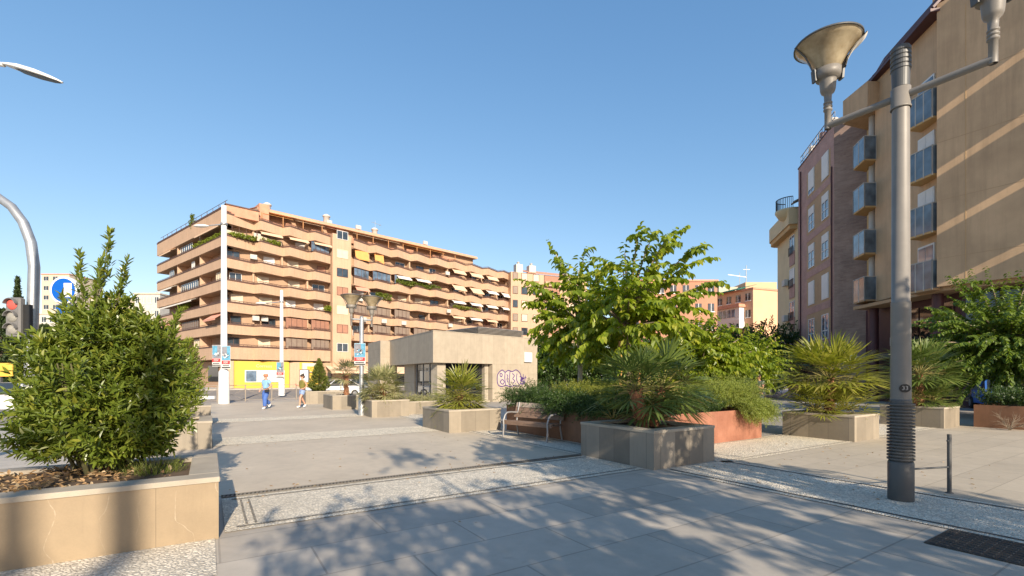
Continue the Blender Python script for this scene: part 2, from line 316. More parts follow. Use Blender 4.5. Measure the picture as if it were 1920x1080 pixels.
M['rosemary'] = leafmat('rosemary needle', (0.13, 0.17, 0.03), (0.24, 0.28, 0.045), (0.33, 0.34, 0.08), 0.25, 0.5)
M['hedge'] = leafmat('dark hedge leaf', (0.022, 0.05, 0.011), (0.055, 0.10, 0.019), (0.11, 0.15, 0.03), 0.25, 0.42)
M['hedge_y'] = leafmat('yellow hedge leaf', (0.14, 0.17, 0.025), (0.24, 0.25, 0.035), (0.32, 0.29, 0.05), 0.3, 0.5)
M['cypress'] = leafmat('conifer spray', (0.035, 0.06, 0.02), (0.06, 0.09, 0.028), (0.08, 0.10, 0.04), 0.15, 0.6)
M['thuja'] = leafmat('bright conifer spray', (0.09, 0.12, 0.018), (0.16, 0.18, 0.028), (0.2, 0.2, 0.04), 0.2, 0.6)
M['dryleaf'] = leafmat('dry leaf', (0.22, 0.12, 0.05), (0.42, 0.28, 0.15), (0.55, 0.45, 0.3), 0.15, 0.8, 0.2)
M['grass'] = leafmat('grass blade', (0.12, 0.16, 0.03), (0.22, 0.25, 0.06), (0.4, 0.38, 0.2), 0.3, 0.6, 0.3)
BR = (0.50, 0.335, 0.22)
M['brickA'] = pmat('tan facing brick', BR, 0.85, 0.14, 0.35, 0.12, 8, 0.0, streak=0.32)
M['brickB'] = pmat('recess shaded brick', (0.40, 0.26, 0.165), 0.85, 0.14, 0.5, 0.10, 8, 0.0, streak=0.15)  # facing brick darkened: shade of the balcony recesses put into the colour
M['rail'] = pmat('brown iron rail', (0.11, 0.06, 0.045), 0.7, 0.25, 3)
M['roofpink'] = pmat('terracotta roof edge', (0.55, 0.27, 0.17), 0.85, 0.2, 1)
M['aw_orange'] = pmat('orange awning cloth', (0.72, 0.33, 0.10), 0.85, 0.1, 2)
M['aw_white'] = pmat('white awning cloth', (0.74, 0.68, 0.60), 0.85, 0.1, 2)
M['aw_beige'] = pmat('beige awning cloth', (0.66, 0.46, 0.31), 0.85, 0.1, 2)
M['aw_pink'] = pmat('faded red awning cloth', (0.62, 0.30, 0.21), 0.85, 0.1, 2)
M['shut_beige'] = pmat('beige roller shutter', (0.60, 0.50, 0.36), 0.7, 0.08, 2)
M['shut_white'] = pmat('white roller shutter', (0.72, 0.69, 0.64), 0.7, 0.06, 2)
M['shut_brown'] = pmat('brown roller shutter', (0.34, 0.17, 0.11), 0.7, 0.12, 2)
M['shut_grey'] = pmat('grey brown glazing panel', (0.25, 0.19, 0.145), 0.5, 0.15, 2)
M['glass'] = glassmat('window glass')
M['glass_blue'] = glassmat('bluish window glass', (0.10, 0.14, 0.19), 0.05, 1.0)
M['glass_bal'] = glassmat('blue grey balcony glass', (0.11, 0.145, 0.175), 0.12, 0.8)
M['glass_dark'] = glassmat('dark shop glass', (0.012, 0.012, 0.014), 0.03, 1.0)
M['yellow'] = pmat('yellow shop front', (0.66, 0.40, 0.06), 0.55, 0.06, 1)
M['yellow_pale'] = pmat('pale yellow lettering', (0.85, 0.72, 0.35), 0.6, 0.05, 1)
M['ochre'] = pmat('ochre render', (0.54, 0.36, 0.21), 0.85, 0.20, 0.55, 0.06, 60, 0.15, streak=0.38)
M['ochre_warm'] = pmat('warm ochre render', (0.56, 0.35, 0.15), 0.85, 0.10, 0.7, 0.05, 60, 0.1)
M['cream'] = pmat('cream render', (0.62, 0.50, 0.30), 0.85, 0.10, 0.7, 0.05, 60, 0.1, streak=0.12)
M['maroon'] = pmat('maroon steel', (0.075, 0.028, 0.032), 0.5, 0.2, 2)
M['mauvebrick'] = brickmat('mauve brick', (0.36, 0.195, 0.155), (0.44, 0.25, 0.20), (0.42, 0.33, 0.29))
M['slatebrick'] = brickmat('brown slate brick', (0.27, 0.17, 0.13), (0.38, 0.26, 0.20), (0.3, 0.25, 0.22), 0.5, 0.11)
M['olive'] = pmat('olive brown panel', (0.43, 0.28, 0.155), 0.85, 0.12, 1.2)
M['peach'] = pmat('peach render', (0.64, 0.40, 0.24), 0.85, 0.1, 0.4)
M['cream_far'] = pmat('pale distant render', (0.52, 0.43, 0.33), 0.85, 0.1, 0.3)
M['redbrick'] = pmat('red brown distant brick', (0.42, 0.21, 0.13), 0.85, 0.12, 0.4)
M['green_cloth'] = pmat('green awning cloth', (0.02, 0.16, 0.10), 0.8, 0.1, 2)
M['blue_sign'] = pmat('blue sign enamel', (0.0, 0.09, 0.42), 0.4, 0.05, 2)
M['red_lens'] = pmat('red signal lens', (0.55, 0.10, 0.08), 0.3, 0.1, 9)
M['grey_lens'] = pmat('unlit signal lens', (0.26, 0.25, 0.22), 0.3, 0.2, 9)
M['signalgrey'] = pmat('grey signal housing', (0.15, 0.145, 0.14), 0.5, 0.1, 3)

# ================================================================ the setting: ground, road, pavement, path
def sheet(name, u0, u1, v0, v1, z, m, parent=None):
    b = MB(); b.quad((u0,v0,z),(u1,v0,z),(u1,v1,z),(u0,v1,z)); o = b.build(name, M[m], None, ORG, PLA); return tag(o, kind='structure')
g_ = MB(); g_.quad((-1500,-600,-0.2),(1500,-600,-0.2),(1500,2400,-0.2),(-1500,2400,-0.2)); tag(g_.build('ground', M['earth']), kind='structure')
sheet('road', -120, 120, -40, 95, -0.13, 'asphalt')
b = MB(); b.prism([(-5.6,-30),(60,-30),(60,40),(10.6,36.6),(-1.2,28.6),(-5.6,28.2)], -0.3, 0.0); tag(b.build('pavement', M['pave_grey'], None, ORG, PLA), kind='structure')
sheet('pavement', 8.42, 60, -30, -0.28, 0.004, 'pave_tan')
sheet('pavement', 12.5, 60, 1.6, 40, 0.004, 'pave_far')
sheet('path', 0.0, 6.38, 1.98, 27.6, 0.004, 'concrete')
def band(u0, u1, v0, v1, m='cobble', dark=True, z=0.009, ends=False):
    sheet('cobbles', u0, u1, v0, v1, z, m)
    if dark:
        L_ = MB(); d = 0.055; q = 0.11
        if (u1-u0) > (v1-v0):
            for a in (v0+q, v1-q-d): L_.quad((u0+q,a,z+.004),(u1-.05,a,z+.004),(u1-.05,a+d,z+.004),(u0+q,a+d,z+.004))
            if ends:
                for k in range(2): L_.quad((u0+.2+k*.09,v0+.2,z+.004),(u0+.225+k*.09,v0+.2,z+.004),(u0+.225+k*.09,v1-.2,z+.004),(u0+.2+k*.09,v1-.2,z+.004))
        else:
            for a in (u0+q, u1-q-d): L_.quad((a,v0,z+.004),(a+d,v0,z+.004),(a+d,v1,z+.004),(a,v1,z+.004))
        tag(L_.build('cobble_edging', M['cobble_dark' if v1 < 0 else 'cobble_mid'] if m == 'cobble' else M['coping'], None, ORG, PLA), kind='structure')
band(0.06, 6.42, 0.16, 1.78, ends=True)
band(6.62, 8.42, -30, -0.10)
band(8.18, 19.5, -0.28, 1.5, 'cobble_far')
band(0.0, 6.38, 7.45, 9.1, 'cobble_far', False); band(0.0, 6.38, 13.9, 15.5, 'cobble_far', False)
band(6.38, 7.55, 1.98, 27.6, 'cobble', True)
sheet('cobbles', -5.6, -0.03, -1.05, 0.0, 0.009, 'cobble')
sheet('kerb', -5.8, -5.6, -30, 28.2, 0.0, 'kerb')

def drain(u0, u1, v0, v1):
    t = thing('drain_channel', 'long narrow iron drain channel crossing the path behind the front cobble band', 'drain', uv(u0, v0, 0.006), PLA)
    b = MB(); b.box(0, u1-u0, 0, v1-v0, 0, 0.003); b.build('channel', M['dark'], t)
    b = MB(); n = int((u1-u0)/0.05)
    for i in range(n):
        for k in range(2): b.box(i*.05+.012+k*.012, i*.05+.036+k*.012, .012+k*(v1-v0)/2, (v1-v0)/2-.006+k*(v1-v0)/2, .003, .010)
    b.box(0, u1-u0, -0.012, 0, 0, .012); b.box(0, u1-u0, v1-v0, v1-v0+.012, 0, .012)
    b.build('grating', M['drain_iron'], t)
drain(0.06, 6.42, 1.84, 1.96)
t = thing('floor_grate', 'dark square patterned grate set into the paving in front of the lamp post', 'grate', uv(5.86, -7.3, 0.006), PLA)
b = MB(); b.box(0, .78, 0, 3.4, 0, .004); b.build('plate', M['grate'], t)
b = MB()
for i in range(9):
    for j in range(42): b.bev(.03+i*.082, .09+i*.082, .03+j*.08, .085+j*.08, .004, .012, .006)
b.build('studs', M['grate'], t)

# ================================================================ leaves
class Leaves:
    def __init__(s): s.V = []; s.F = []; s.n = 0
    def put(s, V, k):                                     # V: (n, k, 3); each leaf one k-gon (k=4) or two quads (k=6)
        n = len(V); b = s.n + np.arange(n)[:, None]*k
        if k == 4: s.F.append(b + np.array([0,1,2,3]))
        else: s.F.append(np.concatenate([b+np.array([0,1,2,3]), b+np.array([0,3,4,5])]))
        s.V.append(V.reshape(-1, 3)); s.n += n*k
    def kite(s, P, D, N, Lg, W, fold=0.12, mid=0.42):
        Lg = np.asarray(Lg).reshape(-1,1); W = np.asarray(W).reshape(-1,1); S = unit(np.cross(D, N)); N = np.cross(S, D)
        m = P + D*Lg*mid + N*W*fold
        s.put(np.stack([P, m+S*W/2, P+D*Lg, m-S*W/2], 1), 4)
    def leaf(s, P, D, N, Lg, W, fold=0.18, droop=0.12):
        Lg = np.asarray(Lg).reshape(-1,1); W = np.asarray(W).reshape(-1,1); S = unit(np.cross(D, N)); N = np.cross(S, D)
        a = P + D*Lg*.3 + N*W*fold; c = P + D*Lg*.68 + N*(W*fold - Lg*droop*.4); tip = P + D*Lg - N*Lg*droop
        s.put(np.stack([P, a+S*W*.46, c+S*W*.36, tip, c-S*W*.36, a-S*W*.46], 1), 6)
    def mb(s):
        b = MB(); V = np.concatenate(s.V); F = np.concatenate(s.F); b.v = V.tolist(); b.f = F.tolist(); b.m = [0]*len(F); b.sm = [False]*len(F); return b
def unit(a): return a/np.maximum(np.linalg.norm(a, axis=-1, keepdims=True), 1e-9)
def rdir(g, n): return unit(g.normal(size=(n,3)))
def V3(x): return np.array([float(x[0]), float(x[1]), float(x[2])])

def rosettes(lv, g, tips, dirs, nleaf, tl, Lg, W, ang=0.9, fn='leaf', up=0.3, jit=0.25):
    """a twig at each tip carrying nleaf leaves in a spiral"""
    n = len(tips); dirs = unit(dirs); a = np.where(np.abs(dirs[:, 2:3]) < .9, np.array([[0,0,1.]]), np.array([[1.,0,0]]))
    s1 = unit(np.cross(dirs, a)); s2 = np.cross(dirs, s1)
    for k in range(nleaf):
        f = k/max(nleaf-1, 1); th = k*2.4 + g.uniform(0, 6.28, n)*(k == 0) + g.normal(0, .4, n)
        rad = s1*np.cos(th)[:, None] + s2*np.sin(th)[:, None]
        aa = ang*(1.15-.75*f) + g.normal(0, .15, n)
        D = unit(dirs*np.cos(aa)[:, None] + rad*np.sin(aa)[:, None] + np.array([0,0,up*.4]) + g.normal(0, jit*.4, (n,3)))
        N = unit(dirs*.6 + np.array([0,0,.5]) - rad*.1 + g.normal(0, jit, (n,3)))
        P = tips - dirs*tl*(1-f)
        l = Lg*g.uniform(.65, 1.15, n); getattr(lv, fn)(P, D, N, l, l*W/Lg*g.uniform(.8, 1.2, n))

def shoots(lv, g, paths, per, Lg, W, hang=0.6):
    """big leaves in two rows along each arching shoot, hanging a little"""
    for p in paths:
        p = np.asarray(p); seg = np.linalg.norm(np.diff(p, axis=0), axis=1); cum = np.concatenate([[0], np.cumsum(seg)])
        n = max(4, int(cum[-1]*per)); s = np.linspace(.12*cum[-1], cum[-1], n)
        i = np.clip(np.searchsorted(cum, s)-1, 0, len(seg)-1); f = ((s-cum[i])/seg[i])[:, None]
        P = p[i]*(1-f)+p[i+1]*f; T = unit(p[i+1]-p[i]); side = unit(np.cross(T, np.array([[0,0,1.]])+.01)); sg = np.where(np.arange(n)%2, 1., -1.)[:, None]
        D = unit(T*.45 + side*sg*g.uniform(.5, .9, (n,1)) + np.array([[0,0,-1.]])*g.uniform(.2, hang+.35, (n,1)) + g.normal(0, .16, (n,3)))
        N = unit(np.array([[0,0,1.]]) + T*.2 + side*sg*.35 + g.normal(0, .28, (n,3)))
        l = Lg*g.uniform(.6, 1.15, n)*np.clip(1.2-.4*(s/cum[-1])**3, .6, 1); lv.leaf(P, D, N, l, l*W/Lg, .14, .2)
def arc(g, p0, d0, length, sag, n=7):
    p = np.array(p0, float); d = np.array(d0, float); d /= np.linalg.norm(d); out = [p.copy()]
    for i in range(n):
        d = d + np.array([0,0,-sag/n]) + g.normal(0, .05, 3); d /= np.linalg.norm(d); p = p + d*length/n; out.append(p.copy())
    return np.array(out)
def through(p0, p1, bow=0.25, n=7):                        # a shoot from p0 that arches over to p1
    p0, p1 = np.array(p0, float), np.array(p1, float); f = np.linspace(0, 1, n+1)[:, None]
    return p0*(1-f)+p1*f + np.array([0,0,1.])*bow*np.linalg.norm(p1-p0)*(4*f*(1-f))**.8*.5

def mulberry(name, label, loc, trunk_h, tips, seed, m='mulberry', tr=.08, fill=60, rad=2.0, cz=None, bark='bark', Lg=.17, group='mulberry trees with long arching shoots', per=15, lo=-.6, bed_z=0.0, sub=True, low=None):
    """trunk and limbs, long shoots to the given tips, shorter shoots filling the crown"""
    g = np.random.default_rng(seed); t = thing(name, label, 'tree', loc, 0, group); base = np.array([0,0,bed_z])
    fork = np.array([g.normal(0,.05), g.normal(0,.05), trunk_h]); lv = Leaves(); tips = [np.array(V3(p)) - V3(loc) for p in tips]
    b = MB(); b.tube([(0,0,0), (.02,.01,trunk_h*.5), tuple(fork)], [tr*1.25, tr, tr*.85], 10)
    paths = []
    for p in tips:
        st = fork + (p-fork)*np.array([.12,.12,.22])*g.uniform(.6, 1.4); pa = through(st, p, g.uniform(.1,.28)); paths.append(pa)
        b.tube([tuple(fork)]+[tuple(q) for q in pa[:6]], [tr*.55]+[tr*.4*(1-i/7.) + .006 for i in range(6)], 6)
        if sub:
            for k in range(4):                             # side shoots off the long ones
                i = int(g.integers(1, 6)); d = unit(pa[i+1]-pa[i]); sd_ = unit(np.cross(d, [0,0,1.]))*g.choice([-1,1])
                paths.append(arc(g, pa[i], d*.5+sd_*.8+np.array([0,0,.25]), g.uniform(.45,.95), .9))
    cz = cz if cz is not None else trunk_h+rad*.35
    for k in range(fill):
        d = rdir(g, 1)[0]; d[2] = abs(d[2])*1.0 + lo*g.uniform(0, 1); d = unit(d)
        st = fork + np.array([0,0,cz-trunk_h])*g.uniform(0,.8) + d*g.uniform(.05,.45)*rad
        paths.append(arc(g, st, d+np.array([0,0,.35]), rad*g.uniform(.4,.75), g.uniform(.5,1.5)))
        if k < 14: b.tube([tuple(fork), tuple(st), tuple(paths[-1][3])], [tr*.45, tr*.3, .008], 6)
    if low:                                                # hanging shoots low in the crown: (height, reach, how many)
        for k in range(low[2]):
            a_ = g.uniform(0, 6.28); q = np.array([math.cos(a_)*low[1]*g.uniform(.1,.7), math.sin(a_)*low[1]*g.uniform(.1,.7), low[0]+g.uniform(-.5,.6)])
            paths.append(arc(g, q, [math.cos(a_), math.sin(a_), .35], low[1]*g.uniform(.3,.6), g.uniform(.8,1.8)))
    shoots(lv, g, paths, per, Lg, Lg*.72)
    b.build('trunk', M[bark], t); lv.mb().build('crown', M[m], t); return t

def fan_palm(label, loc, crowns, seed, m='palm', group='fan palms in stone planters', skirt=0, low=None):
    """crowns: (x, y, z, radius, fans, flatten); every fan a stalk and a spread of narrow blades"""
    g = np.random.default_rng(seed); t = thing('fan_palm', label, 'palm', loc, 0, group); st = MB(); lv = Leaves(); tk = MB()
    for (cx, cy, cz, R_, nf, dn) in crowns:
        lean = np.array([cx, cy, 0])
        if cz > .25: tk.tube([(cx*.35, cy*.35, -.02), (cx*.6, cy*.6, cz*.5), (cx, cy, cz)], [.12, .105, .115], 12)
        for i in range(nf):
            f = (i+.5)/nf; el = math.asin(max(-1, min(1, 1-(1-dn)*f))); az = i*2.39996 + g.normal(0, .2)
            d = np.array([math.cos(az)*math.cos(el), math.sin(az)*math.cos(el), math.sin(el)]); c = np.array([cx, cy, cz])
            pl = R_*g.uniform(.42,.6); hub = c + d*pl + np.array([0,0,-.05*R_*(1-math.sin(el))])
            st.tube([tuple(c+d*.06), tuple(c+d*pl*.6+np.array([0,0,.02])), tuple(hub)], [.012,.009,.006], 5, 0, False)
            ax = unit(d + np.array([0,0,-.18*math.cos(el)])); sd_ = unit(np.cross(ax, [0,0,1.]) + g.normal(0,.15,3)); nn = np.cross(sd_, ax)
            if nn[2] < 0: nn = -nn
            k = int(g.integers(12, 16)); th = np.linspace(-1.3, 1.3, k) + g.normal(0,.02,k)
            D = unit(ax*np.cos(th)[:,None] + sd_*np.sin(th)[:,None] + nn*(.16*np.abs(np.sin(th))+.06*(np.arange(k)%2))[:,None] + g.normal(0,.025,(k,3)))
            Lg = R_*g.uniform(.52,.68)*(1-.25*(np.abs(th)/1.75)**2)*g.uniform(.9,1.08,k)
            W = np.full(k, R_*.044)
            # blade in two pieces so that its tip hangs a little
            P = np.repeat(hub[None], k, 0); S = unit(np.cross(D, nn[None])); a = P + D*Lg[:,None]*.55; tip = P + D*Lg[:,None] + np.array([[0,0,-1]])*(Lg*.10)[:,None]
            lv.put(np.stack([P, a+S*W[:,None]/2, tip, a-S*W[:,None]/2], 1), 4)
    if tk.v:
        for (cx, cy, cz, R_, nf, dn) in crowns:            # old leaf bases
            if cz > .25:
                for i in range(int(cz*90)):
                    z = g.uniform(0, cz); az = g.uniform(0, 6.28); q = .35+.65*(z/cz); r = .11; p = np.array([cx*q+r*math.cos(az), cy*q+r*math.sin(az), z])
                    tk.bar(p, p+np.array([math.cos(az)*.05, math.sin(az)*.05, .07]), .035, .012)
        tk.build('trunk', M['palmbark'], t)
    st.build('stalks', M['petiole'], t); lv.mb().build('fronds', M[m], t); return t

def blob_points(g, n, lobes):
    """points through a set of ellipsoid lobes, thicker near the skin; returns points and outward directions"""
    w = np.array([l[3]*l[4]*l[5] for l in lobes])**.67; idx = g.choice(len(lobes), n, p=w/w.sum()); Lb = np.array(lobes)[idx]
    d = rdir(g, n); r = g.uniform(.25, 1, (n,1))**.45 * (1+.10*np.sin(d[:,0:1]*7+Lb[:,0:1]*3)+.08*np.sin(d[:,2:3]*9+d[:,1:2]*6))
    return Lb[:, :3] + d*Lb[:, 3:6]*r, d

# ================================================================ stone planters
def planter(label, u0, u1, v0, v1, h=.65, m='stone', cop=True, steel=False, name='stone_planter', cat='planter', group='stone planters along the path', soil=.06, t_=.14, m2=None):
    cu, cv = (u0+u1)/2, (v0+v1)/2; t = thing(name, label, cat, uv(cu, cv), PLA, group); a, c = (u1-u0)/2, (v1-v0)/2
    hh = h-.05 if cop else h; w = .012 if steel else t_
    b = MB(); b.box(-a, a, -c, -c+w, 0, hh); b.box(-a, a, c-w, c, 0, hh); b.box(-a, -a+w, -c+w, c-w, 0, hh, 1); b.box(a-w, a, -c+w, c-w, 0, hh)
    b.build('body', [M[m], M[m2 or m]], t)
    if cop:
        b = MB(); k = .012; W = t_+.12; z0, z1 = hh, h
        b.bev(-a-k, a+k, -c-k, -c+W, z0, z1, .006); b.bev(-a-k, a+k, c-W, c+k, z0, z1, .006); b.bev(-a-k, -a+W, -c+W+.003, c-W-.003, z0, z1, .006); b.bev(a-W, a+k, -c+W+.003, c-W-.003, z0, z1, .006)
        b.build('coping', M['coping'], t)
    g = np.random.default_rng(int(abs(u0*100+v0*10))+3); n1, n2 = 14, 14; b = MB(); e = w+.002
    xs = np.linspace(-a+e, a-e, n1); ys = np.linspace(-c+e, c-e, n2)
    b.add([(x, y, h-soil+g.normal(0,.014)) for y in ys for x in xs], [(j*n1+i, j*n1+i+1, (j+1)*n1+i+1, (j+1)*n1+i) for j in range(n2-1) for i in range(n1-1)], 0, True)
    b.build('soil', M['soil'], t); return t
P1 = planter('long honey stone planter with white veins in the foreground, under the big laurel bush', -4.6, 0.0, 0.0, 1.75, .63, 'stone_big', soil=.05)
P2 = planter('grey stone planter behind the foreground one, left edge of the path', -2.2, -0.02, 7.15, 8.9, .63)
P3 = planter('third stone planter along the left edge of the path, nearest the tall white pole', -2.2, -0.02, 13.3, 15.0, .66)
P4 = planter('stone planter with dappled shade at the right of the path, holding the twin trunked palm', 6.48, 8.2, 0.0, 1.93, .69, 'stone_grey')
P5 = planter('stone planter left of the bench, holding the yellow green palm', 5.76, 7.5, 6.85, 8.85, .66)
P6 = planter('stone planter beside the far lamp post, in front of the kiosk, with the pale palm', 5.36, 6.9, 13.15, 15.0, .68)
P7 = planter('small far stone planter left of the far lamp post, with the ragged palm', 5.0, 6.6, 18.5, 20.7, .7)
P8 = planter('farthest stone planter by the railing, holding the conical conifer', 4.7, 7.2, 24.2, 26.0, .75)
P9 = planter('stone planter with the broad sunlit palm, left of the near lamp post', 13.46, 14.9, -0.30, 1.46, .66)
P10 = planter('stone planter behind the near lamp post, next to the long brown steel bed', 19.3, 20.75, -0.43, 1.25, .66)
P11 = planter('low stone planter against the glass front of the kiosk', 7.0, 9.6, 13.9, 15.2, .55)
BED = planter('rusty orange steel bed with trees, hedge and rosemary behind the bench', 7.62, 12.34, 1.42, 6.7, .78, 'corten', False, True, 'steel_bed', 'planter', 'steel planting beds', .10, .14, 'corten_dark')  # path-side wall darker brown: weathering plus its shade, put into the colour
BED2 = planter('long brown steel bed with a clipped hedge at the right edge', 20.85, 27.5, -2.6, -0.75, .72, 'corten_dark', False, True, 'steel_bed', 'planter', 'steel planting beds', .10)
BED3 = planter('low rusty steel trough by the shop fronts under the trees', 16.0, 17.4, 9.0, 10.2, .7, 'corten_dark', False, True, 'steel_bed', 'planter', 'steel planting beds', .10)

# ================================================================ shrubs and palms
def ploc(u, v, z): return uv(u, v, z)
# foreground laurel
g = np.random.default_rng(5)
lp = gnd(190, 884, .58); t = thing('laurel_bush', 'big dense dark green laurel bush with tall top shoots in the foreground planter', 'bush', lp)
lob = [(-.05,.05,.95,.92,.75,.85),(0,-.12,.45,.86,.66,.42),(.3,.05,.5,.6,.55,.45),(-.5,.0,.6,.5,.5,.45),(.02,.05,1.5,.5,.48,.42),(.45,.1,1.15,.45,.42,.5),(-.5,.1,1.2,.42,.42,.45),(-.75,.0,.7,.25,.3,.28),(.1,-.3,.75,.6,.4,.5),(-.02,.1,1.62,.46,.45,.42),(-.36,.05,1.4,.36,.4,.38),(.34,.1,1.42,.38,.4,.40)]
P, d = blob_points(g, 2500, lob); P[:,0] = P[:,0]*.92+.05; P[:,2] = np.maximum(P[:,2], .06+.12*np.abs(g.normal(size=len(P))))
lv = Leaves(); rosettes(lv, g, P, d*.9+np.array([0,-.1,.4])+g.normal(0,.3,(len(P),3)), 12, .15, .095, .034, 1.15)
stems = MB()
for (px, py, bx, dy) in [(205,442,178,0),(238,492,205,.05),(150,482,160,.1),(188,500,175,-.1),(120,560,140,.1),(268,610,235,0),(335,590,290,.1),(55,650,100,0),(28,725,80,0)]:
    tip = V3(at(px, py, lp.y+dy)) - V3(lp); bs = V3(at(bx, max(py+110, 640), lp.y+dy)) - V3(lp); pth = through(bs, tip, .04)
    stems.tube([tuple(q) for q in pth], [.011]*4+[.008,.007,.006,.005], 5)
    for f in np.linspace(.2, 1, 7):
        i = min(int(f*7), 6); q = pth[i]+(pth[i+1]-pth[i])*(f*7-i) if i < 7 else pth[-1]; dd = unit(pth[-1]-pth[0])
        n = 3 if f < .95 else 2; tp = q + rdir(g, n)*.09*(1.1-f) + dd*.03; rosettes(lv, g, tp, dd+rdir(g, n)*1.0*(1.15-f)+np.array([0,0,.1]), 8, .08, .095, .030)
for i in range(12):
    a = g.uniform(0, 6.28); r = g.uniform(.05,.25); stems.tube([(r*math.cos(a), r*math.sin(a), -.02), (r*2*math.cos(a), r*2*math.sin(a), .5), (r*2.6*math.cos(a)+g.normal(0,.1), r*2.6*math.sin(a), 1.2)], [.022,.016,.008], 6)
stems.build('stems', M['twig'], t); lv.mb().build('leaves', M['laurel'], t)
# rounder shrub on the second planter, a third beyond it
def round_shrub(label, loc, lobes, n, seed, m, Lg=.05, W=.022, nl=9, name='shrub', cat='shrub', group=None, tl=.1, fn='leaf', up=.6):
    g = np.random.default_rng(seed); t = thing(name, label, cat, loc, 0, group); P, d = blob_points(g, n, lobes); P[:,2] = np.maximum(P[:,2], .03)
    lv = Leaves(); rosettes(lv, g, P, d*.8+np.array([0,0,up])+g.normal(0,.25,(n,3)), nl, tl, Lg, W, fn=fn); lv.mb().build('leaves', M[m], t)
    b = MB()
    for i in range(8): a = i*.8; b.tube([(.05*math.cos(a),.05*math.sin(a),-.03),(.3*math.cos(a),.3*math.sin(a),lobes[0][2])], [.018,.008], 5)
    b.build('stems', M['bark'], t); return t
l2 = V3(at(318, 800, 11.6)); l2[2] = .6
round_shrub('yellow green rounded shrub in the planter behind the laurel', l2, [(0,0,1.1,.85,.8,.95),(.15,0,.6,.72,.7,.6),(-.45,0,1.3,.6,.6,.7),(.35,0,1.55,.35,.4,.5)], 1500, 8, 'laurel_y', .075, .026, 11, tl=.16)
l3 = V3(uv(-1.1, 14.1, .6))
round_shrub('low green shrub in the third left planter', l3, [(0,0,.5,.6,.6,.5),(-.3,.2,.8,.4,.4,.5)], 420, 9, 'laurel_y', .075, .03, 9)

# palms: (x, y, z of crown, radius, fans, how far down they reach)
c4 = ploc(7.34, .95, .63)
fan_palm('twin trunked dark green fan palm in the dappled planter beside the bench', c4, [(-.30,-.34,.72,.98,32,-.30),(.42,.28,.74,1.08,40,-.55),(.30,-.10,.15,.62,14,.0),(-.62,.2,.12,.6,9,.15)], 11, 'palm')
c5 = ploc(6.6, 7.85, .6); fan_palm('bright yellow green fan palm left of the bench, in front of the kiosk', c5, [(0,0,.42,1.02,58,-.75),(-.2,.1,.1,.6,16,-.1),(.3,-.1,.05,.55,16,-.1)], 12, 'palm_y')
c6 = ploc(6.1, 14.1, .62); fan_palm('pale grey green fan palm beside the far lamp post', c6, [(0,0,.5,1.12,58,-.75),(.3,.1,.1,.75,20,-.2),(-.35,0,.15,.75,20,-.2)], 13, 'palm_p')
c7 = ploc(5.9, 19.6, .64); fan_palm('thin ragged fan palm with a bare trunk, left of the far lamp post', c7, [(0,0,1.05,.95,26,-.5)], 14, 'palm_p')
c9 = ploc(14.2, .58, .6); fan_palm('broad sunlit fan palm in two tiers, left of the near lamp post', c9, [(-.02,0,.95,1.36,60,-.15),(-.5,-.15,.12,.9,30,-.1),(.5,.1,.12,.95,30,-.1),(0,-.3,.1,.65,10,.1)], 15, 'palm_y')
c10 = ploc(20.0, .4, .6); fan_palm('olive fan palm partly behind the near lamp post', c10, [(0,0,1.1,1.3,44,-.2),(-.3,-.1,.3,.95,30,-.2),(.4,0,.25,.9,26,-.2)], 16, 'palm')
c11 = V3(at(1378, 745, 17.5)); c11[2] = .5; fan_palm('small green fan palm behind the rosemary, near the dark shop fronts', c11, [(0,0,.55,1.0,44,-.4)], 17, 'palm', 'fan palms in the steel bed')

# rosemary and hedges in the beds: many upright or hanging sprays, each spray a strand of short needles
def sprays(name, label, cat, pts, dirs, seed, m, length=.35, nl=16, Lg=.032, W=.007, sag=.5, group=None, loc=(0,0,0)):
    g = np.random.default_rng(seed); t = thing(name, label, cat, loc, 0, group); lv = Leaves(); n = len(pts); st = MB()
    L0 = length*g.uniform(.6, 1.3, n)[:,None]; p = pts.copy(); d = unit(dirs)
    for k in range(nl):
        d = unit(d + np.array([[0,0,-sag/nl]]) + g.normal(0,.03,(n,3))); p = p + d*L0/nl
        for s_ in range(2):
            r = rdir(g, n); r = unit(r - d*np.sum(r*d, 1, keepdims=True)); D = unit(d*.8 + r); lv.kite(p, D, unit(np.cross(D, rdir(g, n))), Lg*g.uniform(.7,1.2,n), W*g.uniform(.8,1.3,n))
    lv.mb().build('sprays', M[m], t); return t
g = np.random.default_rng(21)
def bedpts(g, n, u0, u1, v0, v1, z, zj=.1): 
    return np.array([V3(uv(g.uniform(u0,u1), g.uniform(v0,v1), z+g.uniform(-zj,zj))) for _ in range(n)])
n = 1300; P = np.array([V3(uv(g.uniform(10.7,12.35), 1.5+abs(g.normal(0,.7)), .85+g.uniform(-.05,.38))) for _ in range(n)]); D = rdir(g, n)*.5 + np.array([0,0,.9])
P2_ = np.array([V3(uv(g.uniform(11.2,12.38), 1.42+g.uniform(-.1,.15), .88+g.uniform(-.1,.1))) for _ in range(520)]); D2 = rdir(g,520)*.45 - np.array(VD)*.9 + np.array([0,0,.25])
P3_ = np.array([V3(uv(12.33+g.uniform(-.1,.1), g.uniform(1.4,3.2), .88+g.uniform(-.1,.1))) for _ in range(300)]); D3 = rdir(g,300)*.45 + np.array(UD)*.9 + np.array([0,0,.25])
sprays('rosemary', 'green rosemary spilling over the corner of the rusty orange bed', 'shrub', np.concatenate([P,P2_,P3_]), np.concatenate([D,D2,D3]), 22, 'rosemary', .52, 20, .05, .010, 1.5)
